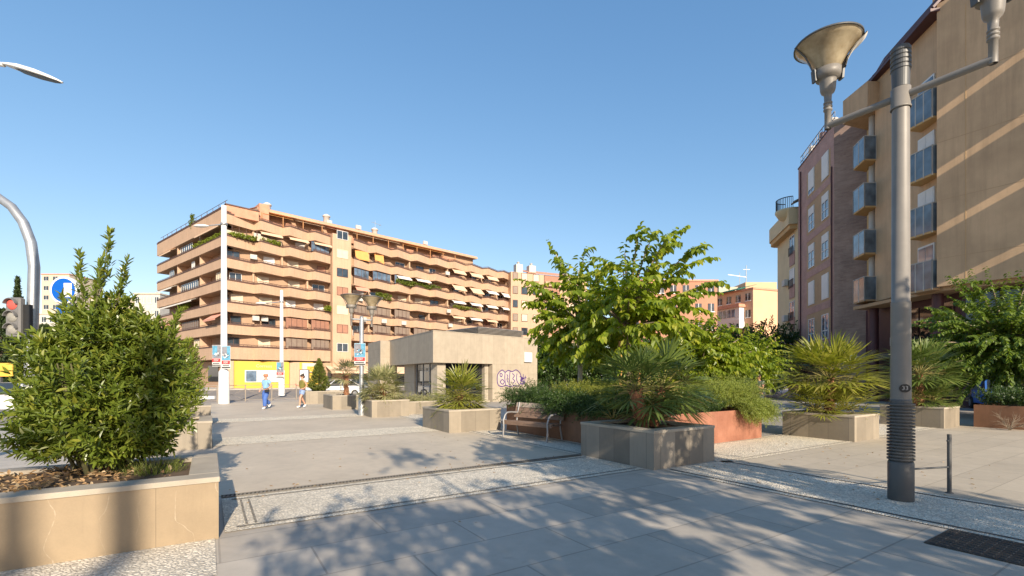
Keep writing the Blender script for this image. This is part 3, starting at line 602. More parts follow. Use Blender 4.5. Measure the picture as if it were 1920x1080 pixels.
n = 700; P = bedpts(g, n, 8.9, 10.9, 1.5, 2.6, .8); sprays('rosemary', 'dark green low shrub in the rusty bed between the twin palm and the rosemary', 'shrub', P, rdir(g,n)*.5+np.array([0,0,.8]), 23, 'hedge', .35, 14, .045, .014, .6)
n = 1500; P = np.array([V3(uv(7.62+g.uniform(-.06,.9)*g.uniform(0,1), g.uniform(1.9,4.6), .82+g.uniform(-.08,.16))) for _ in range(n)])
D = rdir(g,n)*.5 - np.array(UD)*g.uniform(-.2,.9,(n,1)) + np.array([0,0,.6]); sprays('hedge', 'dark green trailing hedge right behind the bench back', 'hedge', P, D, 24, 'hedge', .42, 15, .05, .018, 1.3)
n = 1000; P = np.array([V3(uv(7.62+g.uniform(-.05,1.2), g.uniform(4.6,6.7), .80+g.uniform(0,.22))) for _ in range(n)])
D = rdir(g,n)*.6 - np.array(UD)*g.uniform(-.2,.7,(n,1)) + np.array([0,0,.7]); sprays('hedge', 'dark green loose hedge between the bench and the kiosk', 'hedge', P, D, 25, 'hedge', .5, 15, .055, .018, 1.0)
n = 1100; P = bedpts(g, n, 7.95, 9.8, 2.6, 5.2, 1.1, .12); sprays('hedge', 'yellow tipped low hedge above the bench back', 'hedge', P, rdir(g,n)*.35+np.array([0,0,1.]), 26, 'hedge_y', .3, 12, .045, .014, .1)
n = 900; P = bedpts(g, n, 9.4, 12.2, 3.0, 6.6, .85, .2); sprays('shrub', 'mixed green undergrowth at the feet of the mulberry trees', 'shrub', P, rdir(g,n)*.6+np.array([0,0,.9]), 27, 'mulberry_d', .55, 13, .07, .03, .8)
n = 1700; P = bedpts(g, n, 20.9, 27.4, -2.55, -.8, .85, .18); sprays('hedge', 'clipped dark green hedge in the long brown steel bed', 'hedge', P, rdir(g,n)*.55+np.array([0,0,.8]), 28, 'hedge', .32, 11, .06, .026, .4)
n = 260; P = bedpts(g, n, 16.1, 17.3, 9.1, 10.1, .75, .1); sprays('shrub', 'small green shrub in the low rusty trough near the shops', 'shrub', P, rdir(g,n)*.6+np.array([0,0,.8]), 29, 'hedge', .45, 12, .06, .025, .5)
n = 300; P = bedpts(g, n, 7.2, 9.3, 14.0, 15.0, .5, .1); sprays('shrub', 'low pale shrub in the planter at the kiosk front', 'shrub', P, rdir(g,n)*.7+np.array([0,0,.6]), 30, 'palm_p', .4, 12, .06, .02, .5)
# bare twiggy shrub by the right bed
g = np.random.default_rng(31); b = MB(); q = V3(at(1893, 806, 14.4)); q[2] = 0
for i in range(26):
    a = arc(g, [0,0,0], unit(np.array([g.normal(0,.7), g.normal(0,.5), 1.])), g.uniform(.3,.75), .5, 5); b.tube([tuple(p) for p in a], [.008,.007,.006,.005,.004,.003], 4)
    for k in range(3): a2 = arc(g, a[2+k%3], unit(a[3]-a[2])+rdir(g,1)[0]*.7, .22, .3, 3); b.tube([tuple(p) for p in a2], [.005,.004,.003,.002], 4)
t = thing('bare_shrub', 'leafless grey twiggy shrub against the long brown steel bed', 'shrub', q); b.build('twigs', M['bark'], t)
# conical conifer in the farthest planter
def conifer(name, label, loc, h, r, seed, m, n=900, cat='conifer', group=None, Lg=.09, W=.05, pw=.8):
    g = np.random.default_rng(seed); t = thing(name, label, cat, loc, 0, group); z = g.uniform(0,1,n)**1.3; a = g.uniform(0,6.28,n); rr = r*np.minimum(1, (1-z)**pw*1.15)*np.minimum(1, .55+z*4)*g.uniform(.55,1.08,n)
    P = np.stack([rr*np.cos(a), rr*np.sin(a), .12+z*(h-.15)], 1); D = np.stack([np.cos(a), np.sin(a), np.full(n,1.3)], 1)
    lv = Leaves(); rosettes(lv, g, P, D+g.normal(0,.3,(n,3)), 7, Lg*1.2, Lg, W, fn='kite'); lv.mb().build('crown', M[m], t)
    b = MB(); b.tube([(0,0,-.05),(0,0,h*.8)], [r*.1,.015], 7); b.build('trunk', M['bark'], t); return t
q = V3(uv(5.6, 25.1, .68)); conifer('conical_conifer', 'bright green cone shaped conifer in the farthest planter', q, 2.05, .62, 41, 'thuja', 1300, 'conifer', None, .10, .05)

# dry leaves, grass tufts and small flowers round the laurel
g = np.random.default_rng(51); n = 900; lv = Leaves()
pu = np.where(g.uniform(size=n) < .8, g.uniform(-3.2,-.75,n), g.uniform(-4.3,-.4,n)); pv = g.uniform(.22,1.5,n)
P = np.array([V3(uv(a, c, .59+g.uniform(0,.05))) for a, c in zip(pu, pv)]); D = rdir(g,n)*np.array([1,1,.3]); lv.leaf(P, unit(D), unit(rdir(g,n)*.6+np.array([0,0,1.])), .065*g.uniform(.6,1.3,n), .03*g.uniform(.7,1.3,n))
tag(lv.mb().build('dry_leaves', M['dryleaf']), 'dry brown leaves strewn on the soil under the laurel', 'fallen leaves', kind='stuff')
n = 190; g = np.random.default_rng(57); lv = Leaves(); P = np.array([V3(uv(a_, c_, .014)) for a_, c_ in zip(np.concatenate([g.uniform(.1,6,110), g.uniform(6.7,12,80)]), np.concatenate([np.where(g.uniform(size=110) < .5, g.normal(1.9,.25,110), g.uniform(-1.2,9,110)), g.uniform(-3.5,.5,80)]))])
D = rdir(g,n)*np.array([1,1,.15]); lv.leaf(P, unit(D), unit(rdir(g,n)*.3+np.array([0,0,1.])), .05*g.uniform(.5,1.3,n), .03*g.uniform(.6,1.2,n)); tag(lv.mb().build('fallen_leaves', M['dryleaf']), 'few dry leaves scattered on the paving and along the drain', 'fallen leaves', kind='stuff')
def tuft(label, u, v, n, r, seed, h=.16, m='grass'):
    g = np.random.default_rng(seed); lv = Leaves(); a = g.uniform(0,6.28,n); rr = r*np.sqrt(g.uniform(0,1,n)); P = np.stack([rr*np.cos(a), rr*np.sin(a)*.8, np.zeros(n)], 1)
    D = unit(np.stack([np.cos(a)*.5, np.sin(a)*.5, np.full(n,1.)], 1)+g.normal(0,.25,(n,3))); lv.kite(P, D, unit(np.stack([np.cos(a),np.sin(a),np.zeros(n)],1)), h*g.uniform(.4,1.2,n), np.full(n,.007))
    k = n//8; lv.leaf(P[:k]+D[:k]*h*.7, rdir(g,k), rdir(g,k), .02*np.ones(k), .018*np.ones(k))
    return tag(lv.mb().build('grass_tuft', M[m], None, uv(u, v, .575)), label, 'grass tuft', 'grass tufts in the foreground planter')
tuft('grass and small pale flowers at the right foot of the laurel', -.62, .95, 420, .34, 52)
tuft('small grass tuft at the left foot of the laurel', -2.05, .75, 260, .22, 53, .14)

# ================================================================ trees in the bed and beyond
Yb = 13.4
tipsB = [at(1203,416,Yb), at(1232,430,Yb+.4), at(1290,421,Yb), at(1268,425,Yb-.6), at(1345,482,Yb+.2), at(1320,455,Yb-.5), at(1356,525,Yb), at(1348,548,Yb-.4), at(1335,585,Yb), at(1170,455,Yb+.5), at(1165,480,Yb-.6), at(1260,500,Yb-1), at(1225,520,Yb-1.2), at(1300,560,Yb-1), at(1120,600,Yb-.5), at(1270,610,Yb-1.3), at(1180,560,Yb-1.3), at(1320,620,Yb-.6), at(1130,540,Yb-.3), at(1150,620,Yb-1)]
mulberry('mulberry_tree', 'tallest bright green mulberry, propped by orange stakes behind the twin palm', (xat(1178,Yb), Yb, .68), 2.3, tipsB, 61, 'mulberry', .07, 66, 2.0, 2.9, Lg=.235, per=18, lo=-.9, low=(1.9, 1.6, 36))
Ya = 15.4
tipsA = [at(1028,450,Ya), at(1040,470,Ya+.4), at(1097,462,Ya), at(1085,480,Ya-.5), at(968,522,Ya), at(985,535,Ya-.6), at(995,572,Ya), at(1010,580,Ya-.7), at(1140,500,Ya), at(1060,520,Ya-.8), at(1110,540,Ya-1), at(1025,640,Ya-.5), at(1010,690,Ya-.2), at(1020,610,Ya-1), at(1150,560,Ya-.6), at(1050,600,Ya-1.2), at(1130,610,Ya-1), at(1040,660,Ya-1), at(1170,640,Ya+.3)]
mulberry('mulberry_tree', 'green mulberry with a slim pale trunk, right of the kiosk', (xat(1087,Ya), Ya, .68), 2.6, tipsA, 62, 'mulberry', .075, 58, 1.9, 3.0, bark='bark_pale', Lg=.235, per=17, lo=-.9, low=(2.0, 1.3, 55))
Yc = 16.2
tipsC = [at(px,py,Yc+dy) for px,py,dy in ((1290,600,0),(1330,600,-.5),(1375,610,0),(1410,625,.3),(1290,660,-1),(1350,650,-1),(1440,660,.2),(1250,640,-.6),(1320,690,-1),(1270,700,-.8),(1380,690,-.6),(1230,680,0))]
mulberry('mulberry_tree', 'low bushy mulberry with yellowish leaves, right of the staked one', (xat(1312,Yc), Yc, 0), 1.7, tipsC, 63, 'mulberry', .07, 190, 1.95, 2.4, Lg=.22, per=18, lo=-.4, low=(1.8, 1.2, 50))
Yd = 20.5
tipsD = [at(px,py,Yd+dy) for px,py,dy in ((1420,625,0),(1455,640,.3),(1400,650,-.5),(1445,690,0),(1380,640,0),(1420,700,-.8),(1360,680,0))]
mulberry('mulberry_tree', 'small mulberry before the dark trees, left of the cream building', (xat(1410,Yd), Yd, 0), 1.8, tipsD, 64, 'mulberry', .07, 190, 1.9, 2.3, Lg=.17, per=17, lo=-.8)
for k, (dx, hh) in enumerate(((-.28, 2.62), (.22, 2.5))):
    b = MB(); b.tube([(0,0,0),(0,0,hh-.68)], [.052,.048], 10); s_ = thing('tree_stake', ['orange timber stake left of the tallest mulberry trunk', 'orange timber stake right of the tallest mulberry trunk'][k], 'stake', (xat(1178,Yb)+dx, Yb-.25, .68), 0, 'stakes of the tallest mulberry'); b.build('post', M['stake'], s_)
    b = MB(); b.tube([(0,-.06,hh-.95),(-dx*.5,-.06,hh-1.02),(-dx,.1,hh-.98)], .022, 6); b.build('strap', M['signalgrey'], s_)
Yr = 18.5
tipsR = [at(px,py,Yr+dy) for px,py,dy in ((1848,500,0),(1825,530,.3),(1880,545,-.4),(1735,575,0),(1715,602,.3),(1690,655,.2),(1720,650,-.5),(1780,600,-.8),(1830,580,-1),(1900,590,-1),(1915,560,.2),(1850,640,-1.4),(1790,650,-1.2),(1900,650,-1.4),(1950,560,0),(1960,620,-.6),(1760,690,-.6),(1820,700,-1),(1940,700,-.6),(1930,520,.4),(1980,600,0))]
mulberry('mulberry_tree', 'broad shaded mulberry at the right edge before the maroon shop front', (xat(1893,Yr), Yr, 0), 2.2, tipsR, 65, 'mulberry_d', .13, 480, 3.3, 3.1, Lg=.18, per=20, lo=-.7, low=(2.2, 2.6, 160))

def leafy_tree(name, label, loc, h, crown, seed, m, n=900, Lg=.16, nl=7, cat='tree', group=None, tr=.15, bark='bark'):
    """ordinary round tree: trunk, limbs and clumps of leaves; crown: lobes relative to the base"""
    g = np.random.default_rng(seed); t = thing(name, label, cat, loc, 0, group); b = MB()
    b.tube([(0,0,-.1),(.05,0,h*.5),(0,.05,h)], [tr*1.3, tr, tr*.8], 10)
    for l in crown: b.tube([(0,.03,h*.9), ((l[0])*.5, l[1]*.5, (h+l[2])/2), tuple(l[:3])], [tr*.6, tr*.4, tr*.12], 7)
    b.build('trunk', M[bark], t); cl = []
    ncl = max(12, n//18)
    C, d = blob_points(g, ncl, crown); lv = Leaves()
    P = np.repeat(C, n//ncl, 0) + g.normal(0, 1, (ncl*(n//ncl), 3))*Lg*np.array([1.6,1.6,1.1]); dd = np.repeat(d, n//ncl, 0)
    rosettes(lv, g, P, dd*.6+np.array([0,0,.3])+rdir(g,len(P))*.7, nl, Lg*1.4, Lg, Lg*.55, 1.1, up=-.3); lv.mb().build('crown', M[m], t); return t
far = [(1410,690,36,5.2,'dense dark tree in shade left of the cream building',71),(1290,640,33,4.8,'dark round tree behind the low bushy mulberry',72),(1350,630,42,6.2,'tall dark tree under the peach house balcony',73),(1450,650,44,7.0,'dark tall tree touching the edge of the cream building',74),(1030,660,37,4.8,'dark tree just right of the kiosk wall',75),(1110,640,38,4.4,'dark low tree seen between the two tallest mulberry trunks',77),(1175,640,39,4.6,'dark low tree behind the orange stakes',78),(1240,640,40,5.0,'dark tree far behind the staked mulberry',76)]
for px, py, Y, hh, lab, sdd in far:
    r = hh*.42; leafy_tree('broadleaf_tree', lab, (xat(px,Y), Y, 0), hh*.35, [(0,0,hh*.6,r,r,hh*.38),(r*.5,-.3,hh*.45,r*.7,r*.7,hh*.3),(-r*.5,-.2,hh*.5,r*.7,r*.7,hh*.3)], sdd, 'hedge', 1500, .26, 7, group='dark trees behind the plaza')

# ================================================================ lamp posts
M['diffuser'] = None
def diffuser_mat():
    m = bpy.data.materials.new('yellowed lamp diffuser'); T, N, L = nt(m); p = N['Principled BSDF']
    tc = N.new('ShaderNodeTexCoord').outputs['Object']; k = ramp(N, L, noise(N, L, tc, 5, 4), [(0.35, (0.42, 0.33, 0.2)), (0.65, (0.62, 0.53, 0.36))])
    L.new(k, p.inputs['Base Color']); p.inputs['Roughness'].default_value = 0.25; p.inputs['Transmission Weight'].default_value = 0.0; p.inputs['Coat Weight'].default_value = 0.6
    t = N.new('ShaderNodeBsdfTranslucent'); L.new(k, t.inputs[0]); mx = N.new('ShaderNodeMixShader'); mx.inputs[0].default_value = .45
    L.new(p.outputs[0], mx.inputs[1]); L.new(t.outputs[0], mx.inputs[2]); L.new(mx.outputs[0], N['Material Output'].inputs[0]); return m
M['diffuser'] = diffuser_mat()
def bell_lamp(parent, p, s=1.0, glass='diffuser', turn=0.0):
    """lamp head on its elbow: ringed neck, cup, bell, reflector half and brackets"""
    b = MB(); prof = [(.043,-.14),(.044,.13),(.058,.135),(.058,.155),(.046,.16),(.046,.18),(.058,.185),(.058,.205),(.046,.21),(.046,.23),(.058,.235),(.058,.255),(.046,.26),(.052,.37),(.085,.40),(.098,.44),(.108,.56),(.116,.60),(.155,.606),(.168,.66),(.172,.735),(.15,.74)]
    b.lathe([(r*s, z*s) for r, z in prof], 28, p); h = b.build('lamp_neck', M['lampgrey'], parent)
    b = MB(); pr = [(.152,.74),(.178,.79),(.215,.86),(.255,.93),(.305,1.0),(.365,1.06),(.425,1.11),(.425,1.122),(.36,1.075),(.298,1.012),(.247,.94),(.207,.868),(.170,.795),(.145,.745)]
    b.lathe([(r*s, z*s) for r, z in pr], 40, p); sh = b.build('lamp_shade', M[glass], parent)
    b = MB(); b.lathe([(.425*s,1.112*s),(.44*s,1.112*s),(.44*s,1.135*s),(.42*s,1.135*s),(.425*s,1.112*s)], 40, p); b.build('rim', M['lampdark'], parent)
    b = MB(); b.lathe([(.42*s,1.128*s),(.36*s,1.16*s),(.2*s,1.19*s),(.02*s,1.2*s)], 32, p); b.build('lamp_lid', M[glass], parent)
    for a in (turn, turn+math.pi):
        b = MB()
        ca, sa = math.cos(a), math.sin(a)
        pts = [(p[0]+r*s*ca, p[1]+r*s*sa, p[2]+z*s) for r, z in ((.18,.60),(.205,.75),(.25,.86),(.30,.97),(.37,1.05),(.445,1.13))]
        b.tube(pts, .012*s, 6); b.bar((p[0]+.175*s*ca, p[1]+.175*s*sa, p[2]+.58*s), (p[0]+.19*s*ca, p[1]+.19*s*sa, p[2]+.76*s), .09*s, .03*s)
        b.build('bracket', M['lampdark'], parent)
    b = MB(); pr = [(.215,.74),(.235,.83),(.285,.93),(.345,1.01),(.41,1.07),(.462,1.125)]
    b.lathe([(r*s, z*s) for r, z in pr] + [((r+.012)*s, (z-.006)*s) for r, z in pr[::-1]], 10, p, a0=turn-.42, a1=turn+.42); b.build('reflector', M['offwhite'], parent)
def arm_lamp_post(label, loc, ang, group=None, plaque=True, H=6.05, za=5.36, s=1.0, pr=.095):
    t = thing('street_lamp', label, 'street lamp', loc, 0, group)
    b = MB(); b.lathe([(.138,0),(.142,.01),(.142,.50),(.13,.53),(.0,.53)], 28); b.build('base', M['lampdark'], t)
    b = MB(); pf = [(.118,.525)]; z = .54
    while z < 1.30: pf += [(.118,z),(.150,z+.004),(.150,z+.024),(.118,z+.028)]; z += .0425
    pf += [(.118,1.33),(.10,1.36)]; b.lathe(pf, 32, smooth=False); b.build('ribbed_sleeve', M['lampdark'], t)
    b = MB(); b.lathe([(.111,1.34),(.108,2.62),(.108,2.625),(.100,2.63),(pr,za-.1),(pr,za+.09)], 28); b.build('post', M['lampgrey'], t)
    b = MB(); pf = [(pr,za+.11),(pr+.006,H-.36)]; z = H-.35
    for k in range(5): pf += [(pr+.006,z),(pr+.016,z+.006),(pr+.016,z+.042),(pr+.004,z+.048)]; z += .06
    pf += [(pr,z+.01),(0,z+.03)]; b.lathe(pf, 28, smooth=False); b.build('collar', M['lampdark'], t); b = MB(); b.lathe([(pr+.014,za-.17),(pr+.02,za-.165),(pr+.02,za-.15),(pr+.013,za-.145),(pr+.013,za+.1),(pr,za+.105)], 28); b.build('collar', M['lampgrey'], t)  # post top above the arms in the darker grey
    d = Vector((math.cos(ang), math.sin(ang), 0))
    for sg in (1, -1):
        e = d*sg*.88; b = MB(); b.tube([d*sg*.1+Vector((0,0,za)), e+Vector((0,0,za))], .046, 14); b.build('arm', M['lampgrey'], t)
        bell_lamp(t, tuple(e+Vector((0,0,za+.09))), s, turn=R(-12))
    if plaque:
        b = MB(); c = Vector((-.126*.5, -.126*.87, 1.42)); n = Vector((-.30,-.954,0)); ex = Vector((.954,-.30,0)); c = n*.112+Vector((0,0,1.49))
        k = 20; vs = [c+ex*.062*math.cos(6.283*i/k)+Vector((0,0,.055*math.sin(6.283*i/k)))+n*.006 for i in range(k)]; vb = [v-n*.012 for v in vs]
        b.add(vs+vb, [tuple(range(k))]+[(i,k+i,k+(i+1)%k,(i+1)%k) for i in range(k)], 0); text_mb('33', .075, b, c, ex, (0,0,1), 1, .008); b.build('number_plaque', [M['black'], M['galv']], t)
    return t
LP = gnd(1689, 938)
arm_lamp_post('tall grey double armed lamp post with ribbed foot and number plaque, nearest the camera', (LP.x, LP.y, 0), math.atan2(-.84, .54), 'two armed lamp posts')
# half hoop beside the lamp
t = thing('bike_stand', 'dark steel post with a thin crossbar running to the foot of the near lamp post', 'bike stand', gnd(1780, 925))
b = MB(); b.tube([(0,0,0),(0,0,.83)], .026, 14); b.build('post', M['lampdark'], t)
v_ = Vector((LP.x, LP.y, 0))-gnd(1780, 925); b = MB(); b.tube([(0,0,.37), tuple(v_*.84+Vector((0,0,.40)))], .013, 10); b.tube([(0,0,.74), tuple(v_.normalized()*.05+Vector((0,0,.74)))], .012, 8); b.build('crossbar', M['lampdark'], t)
b = MB(); b.lathe([(.0,0),(.05,0),(.05,.012),(.03,.016)], 14); b.build('base_plate', M['lampdark'], t)

def poster(parent, c, ex, w, h, name='poster', seed=0, blue=False):
    """event poster: white board, splashed drawing, red lettering, black line of small print"""
    g = np.random.default_rng(seed+90); ex = Vector(ex).normalized(); ez = Vector((0,0,1)); n = ex.cross(ez); c = Vector(c); b = MB()
    def rect(x0,x1,z0,z1,mi,o): b.add([c+ex*x0*w+ez*z0*h+n*o, c+ex*x1*w+ez*z0*h+n*o, c+ex*x1*w+ez*z1*h+n*o, c+ex*x0*w+ez*z1*h+n*o], [(0,1,2,3)], mi)
    b.slab(c-ex*w/2-ez*h/2-n*.02, c+ex*w/2-ez*h/2-n*.02, c+ex*w/2+ez*h/2-n*.02, c-ex*w/2+ez*h/2-n*.02, .02, 0)
    rect(-.49,.49,-.13,.49,2 if seed % 2 else 3,.0022); rect(-.46,.1,.05,.46,3 if seed % 2 else 2,.0026)
    for i in range(34):
        x, z = g.normal(0,.17), g.normal(.18,.14); k = int(g.integers(5,8)); r = g.uniform(.03,.12); a0 = g.uniform(0,6)
        x = max(-.40, min(.40, x)); z = max(-.05, min(.40, z)); r = min(r, .5-abs(x)-.01, .5-z-.01)
        vs = [c+ex*(x+r*(1+.5*math.sin(j*2.3+a0))/1.5*math.cos(6.283*j/k+a0))*w+ez*(z+r*(1+.5*math.cos(j*1.9))/1.5*math.sin(6.283*j/k+a0))*w/h*1.0*h+n*(.003+.0005*i) for j in range(k)]
        b.add(vs, [tuple(range(k))], int(g.choice([1,2,0,3,1,0])))
    rect(-.48,.48,-.30,-.14,4,.025); text_mb('DIZAY', h*.15, b, c-ez*h*.22, ex, ez, 0, .028, .8*w/h*1.6)
    rect(-.4,.4,-.38,-.345,1,.025); rect(-.5,.5,-.47,-.42,1,.025)
    return b.build(name, [M['white'], M['black'], M['blue_ink'], M['grey_ink'], M['red_ink']], parent)
M['blue_ink'] = pmat('teal poster ink', (0.10, 0.28, 0.40), 0.6, 0.3, 9); M['grey_ink'] = pmat('grey poster ink', (0.2, 0.2, 0.22), 0.6, 0.3, 9); M['red_ink'] = pmat('red poster ink', (0.60, 0.04, 0.04), 0.6, 0.1, 9)

# far lamp post with two lanterns side by side, poster on it
F2 = Vector((xat(678,19.8), 19.8, 0)); t = thing('street_lamp', 'far slim lamp post with two lanterns and a gig poster, left of the kiosk', 'street lamp', F2, 0, 'two armed lamp posts')
b = MB(); b.lathe([(.13,0),(.13,.75),(.10,.78),(.09,1.0),(.085,4.0),(.07,4.15),(.0,4.16)], 18); b.build('post', M['galv'], t)
d2 = Vector((.84,.54,0)); b = MB(); b.tube([d2*-.42+Vector((0,0,4.0)), d2*.42+Vector((0,0,4.0))], .04, 10); b.build('arm', M['galv'], t)
for sg in (1,-1): bell_lamp(t, tuple(d2*sg*.42+Vector((0,0,3.86))), .98, turn=.3)
poster(t, (-.03,-.13,2.55), (1,-.02,0), .46, .92, seed=1)
def tall_pole(label, px, py, Y, H, arm_z, arm_l, posters, r=.19, arms=True, dz=0.0):
    t = thing('street_light', label, 'street light', (xat(px,Y), Y, dz), 0, 'tall white street lights'); b = MB(); b.lathe([(r*1.5,0),(r*1.4,1.9),(r*.9,2.05),(r*.7,H-.05),(0,H)], 20); b.build('pole', M['white'], t)
    if arms:
        b = MB(); b.tube([(0,0,arm_z),(-arm_l,-.1,arm_z-.12)], [.045,.035], 8); b.build('arm', M['galv'], t)
        b = MB(); b.ball((-arm_l-.38,-.12,arm_z-.14), .46, .16, .09, 14, 8); b.build('luminaire', M['white'], t)
    b = MB(); b.lathe([(r*.86,arm_z-.06),(r*.97,arm_z-.06),(r*.97,arm_z+.06),(r*.84,arm_z+.06)], 18); b.build('clamp', M['galv'], t)
    for i, (ox, oz, w, h) in enumerate(posters): poster(t, (ox,-.26,oz), (1,0,0), w, h, seed=2+i+px)
    return t
tall_pole('tallest white street light with two gig posters strapped to it, by the railing', 420, 757, 28.3, 11.85, 10.7, .9, [(-.29,2.85,.5,1.25),(.28,2.75,.5,1.35)], .20)
tall_pole('slimmer white street light with one small poster, farther along the street', 528, 735, 40, 8.9, 7.9, 1.3, [(0,2.15,.62,1.35)], .17, True, 0)
# traffic light on a curved mast, and a street light head reaching into view at the left
T1 = at(58, 690, 11.5); t = thing('traffic_light', 'grey traffic light with red lens on a curved overhanging mast, left of the laurel', 'traffic light', (T1.x, T1.y, -.13)); o = Vector((T1.x, T1.y, -.13)); Y = 11.5
def rel(px, py, Yq=Y): return at(px, py, Yq) - o
b = MB(); pts = [(0,0,0), rel(56,690), rel(61,600), rel(64,500), rel(58,455), rel(44,418), rel(22,388), rel(-20,358), rel(-120,325), rel(-260,305)]
b.tube([tuple(p) for p in pts], [.13,.12,.115,.11,.108,.105,.10,.095,.085,.07], 16); b.build('mast', M['galv'], t)
hx = rel(31, 595, 11.25); b = MB(); b.bev(hx.x-.175, hx.x+.175, hx.y-.10, hx.y+.06, hx.z-.46, hx.z+.46, .03); h_ = b.build('housing', M['signalgrey'], t)
b = MB(); b.box(hx.x+.176, hx.x+.34, hx.y-.02, hx.y+.05, hx.z-.36, hx.z+.30); b.build('bracket', M['black'], t)
for k, mm in enumerate(('red_lens','grey_lens','grey_lens')):
    zc = hx.z+.29-k*.29; b = MB(); vs = []
    prof = [(0,-.035),(.06,-.03),(.115,-.012),(.125,0)]
    n_ = 20; vs = [(hx.x+r*math.cos(6.283*j/n_), hx.y-.105+d, zc+r*math.sin(6.283*j/n_)) for r, d in prof for j in range(n_)]
    b.add(vs, [(i*n_+j,(i+1)*n_+j,(i+1)*n_+(j+1)%n_,i*n_+(j+1)%n_) for i in range(3) for j in range(n_)], 0, True); b.build('lens', M[mm], t)
    b = MB(); vs = []
    for r in (.13,.145):
        for d in (-.105,-.19):
            vs += [(hx.x+r*math.cos(.1+2.94*j/12), hx.y+d+(0 if d > -.15 else .0), zc+r*math.sin(.1+2.94*j/12)) for j in range(13)]
    fs = [(j,j+1,13+j+1,13+j) for j in range(12)] + [(26+j,39+j,39+j+1,26+j+1) for j in range(12)] + [(13+j,13+j+1,39+j+1,39+j) for j in range(12)]
    b.add(vs, fs, 0); b.build('visor', M['signalgrey'], t)
S1 = Vector((xat(-130,8.2), 8.2, -.13)); t = thing('street_light', 'white street light head with dark underside reaching in at the upper left corner', 'street light', S1)
b = MB(); e0 = at(-130,95,8.2)-S1; b.tube([(0,0,0),(0,0,4.5),tuple(e0)], [.12,.10,.07], 14); b.tube([tuple(e0), tuple(at(8,122,8.2)-S1)], [.06,.035], 10); b.build('pole', M['white'], t)
a_, c_ = at(5,120,8.2)-S1, at(118,155,8.0)-S1; ax = (c_-a_); b = MB(); n_ = 14; rings = [(0,.03,.03),(.12,.07,.05),(.3,.115,.075),(.55,.13,.075),(.8,.10,.05),(.95,.05,.025),(1,.01,.008)]
sx_, sy_ = frame_of(ax)
up_ = sy_ if sy_.z > 0 else -sy_; sd2 = sx_
vs = [a_+ax*f+sd2*w*math.cos(6.283*j/n_)+up_*(h if math.sin(6.283*j/n_) > 0 else h*.35)*math.sin(6.283*j/n_) for f, w, h in rings for j in range(n_)]
b.add(vs, [(i*n_+j,i*n_+(j+1)%n_,(i+1)*n_+(j+1)%n_,(i+1)*n_+j) for i in range(6) for j in range(n_)], 0, True); b.build('housing', M['white'], t)
b = MB(); vs = [a_+ax*f+sd2*w*s_-up_*(h*.35+.006) for f, w, h in ((.3,.075,.075),(.55,.105,.075),(.8,.08,.05),(.95,.035,.025)) for s_ in (-1,1)]
b.add(vs, [(0,1,3,2),(2,3,5,4),(4,5,7,6)], 0); b.build('lamp_panel', M['black'], t)

# ================================================================ bench
bl, br_ = gnd(936, 820), gnd(1012, 829); bd = (br_-bl).normalized()
t = thing('park_bench', 'weathered wooden slat bench with silver metal arms in front of the dark hedge', 'bench', bl, math.atan2(bd.y, bd.x)); Lb = 1.72
b = MB()
for k in range(4): b.bev(.02, Lb-.02, .10+k*.108, .20+k*.108, .425-.008*k, .46-.008*k, .006)
b.bev(.02, Lb-.02, .062, .094, .36, .45, .006); b.build('seat', M['wood'], t)
for k in range(3):
    y0, z0 = .565+k*.05, .52+k*.135; b = MB(); b.slab((.02,y0,z0),(Lb-.02,y0,z0),(Lb-.02,y0+.044,z0+.124),(.02,y0+.044,z0+.124), -.035); b.build('backrest_slat', M['wood_pale' if k == 2 else 'wood'], t)
for x in (.12, Lb-.12):
    b = MB(); b.tube([(x,.02,0),(x,.05,.28),(x,.035,.46),(x,.10,.60),(x,.18,.665),(x,.34,.67),(x,.60,.645)], [.024]*7, 10); b.build('armrest', M['alu'], t)
    b = MB(); b.tube([(x,.66,0),(x,.585,.3),(x,.58,.42),(x,.63,.65),(x,.70,.92)], .022, 10); b.tube([(x,.05,.415),(x,.58,.395)], .02, 8); b.build('leg', M['alu'], t)

# ================================================================ railing by the street
fa, fb = Vector((-19.6, 28.6, 0)), Vector((-11.5, 36.2, 0)); fd = (fb-fa); n_ = 7; Lf = fd.length
t = thing('railing', 'grey steel railing with crossed bars along the street edge behind the walkers', 'railing', fa, math.atan2(fd.y, fd.x)); w = Lf/n_
for i in range(n_+1): b = MB(); b.box(i*w-.03, i*w+.03, -.02, .02, 0, 1.1); b.build('post', M['railgrey'], t)
for i in range(n_):
    b = MB(); x0, x1 = i*w+.035, (i+1)*w-.035
    b.bar((x0,0,1.05),(x1,0,1.05),.05,.03); b.bar((x0,0,.82),(x1,0,.82),.04,.025); b.bar((x0,-.012,.12),(x1,-.012,.80),.025,.012); b.bar((x0,.012,.80),(x1,.012,.12),.025,.012); b.bar((x0,0,.10),(x1,0,.10),.04,.025); b.build('panel', M['railgrey'], t)
fa2 = Vector((-27.6, 24.0, 0)); fd2 = fa-fa2; t = thing('railing', 'grey steel railing at the street corner, left of the tallest white street light', 'railing', fa2, math.atan2(fd2.y, fd2.x)); n_ = 7; w = (fd2.length-.12)/n_
for i in range(n_+1): b = MB(); b.box(i*w-.03, i*w+.03, -.02, .02, 0, 1.1); b.build('post', M['railgrey'], t)
for i in range(n_):
    b = MB(); x0, x1 = i*w+.035, (i+1)*w-.035
    b.bar((x0,0,1.05),(x1,0,1.05),.05,.03); b.bar((x0,0,.82),(x1,0,.82),.04,.025); b.bar((x0,-.012,.12),(x1,-.012,.80),.025,.012); b.bar((x0,.012,.80),(x1,.012,.12),.025,.012); b.build('panel', M['railgrey'], t)

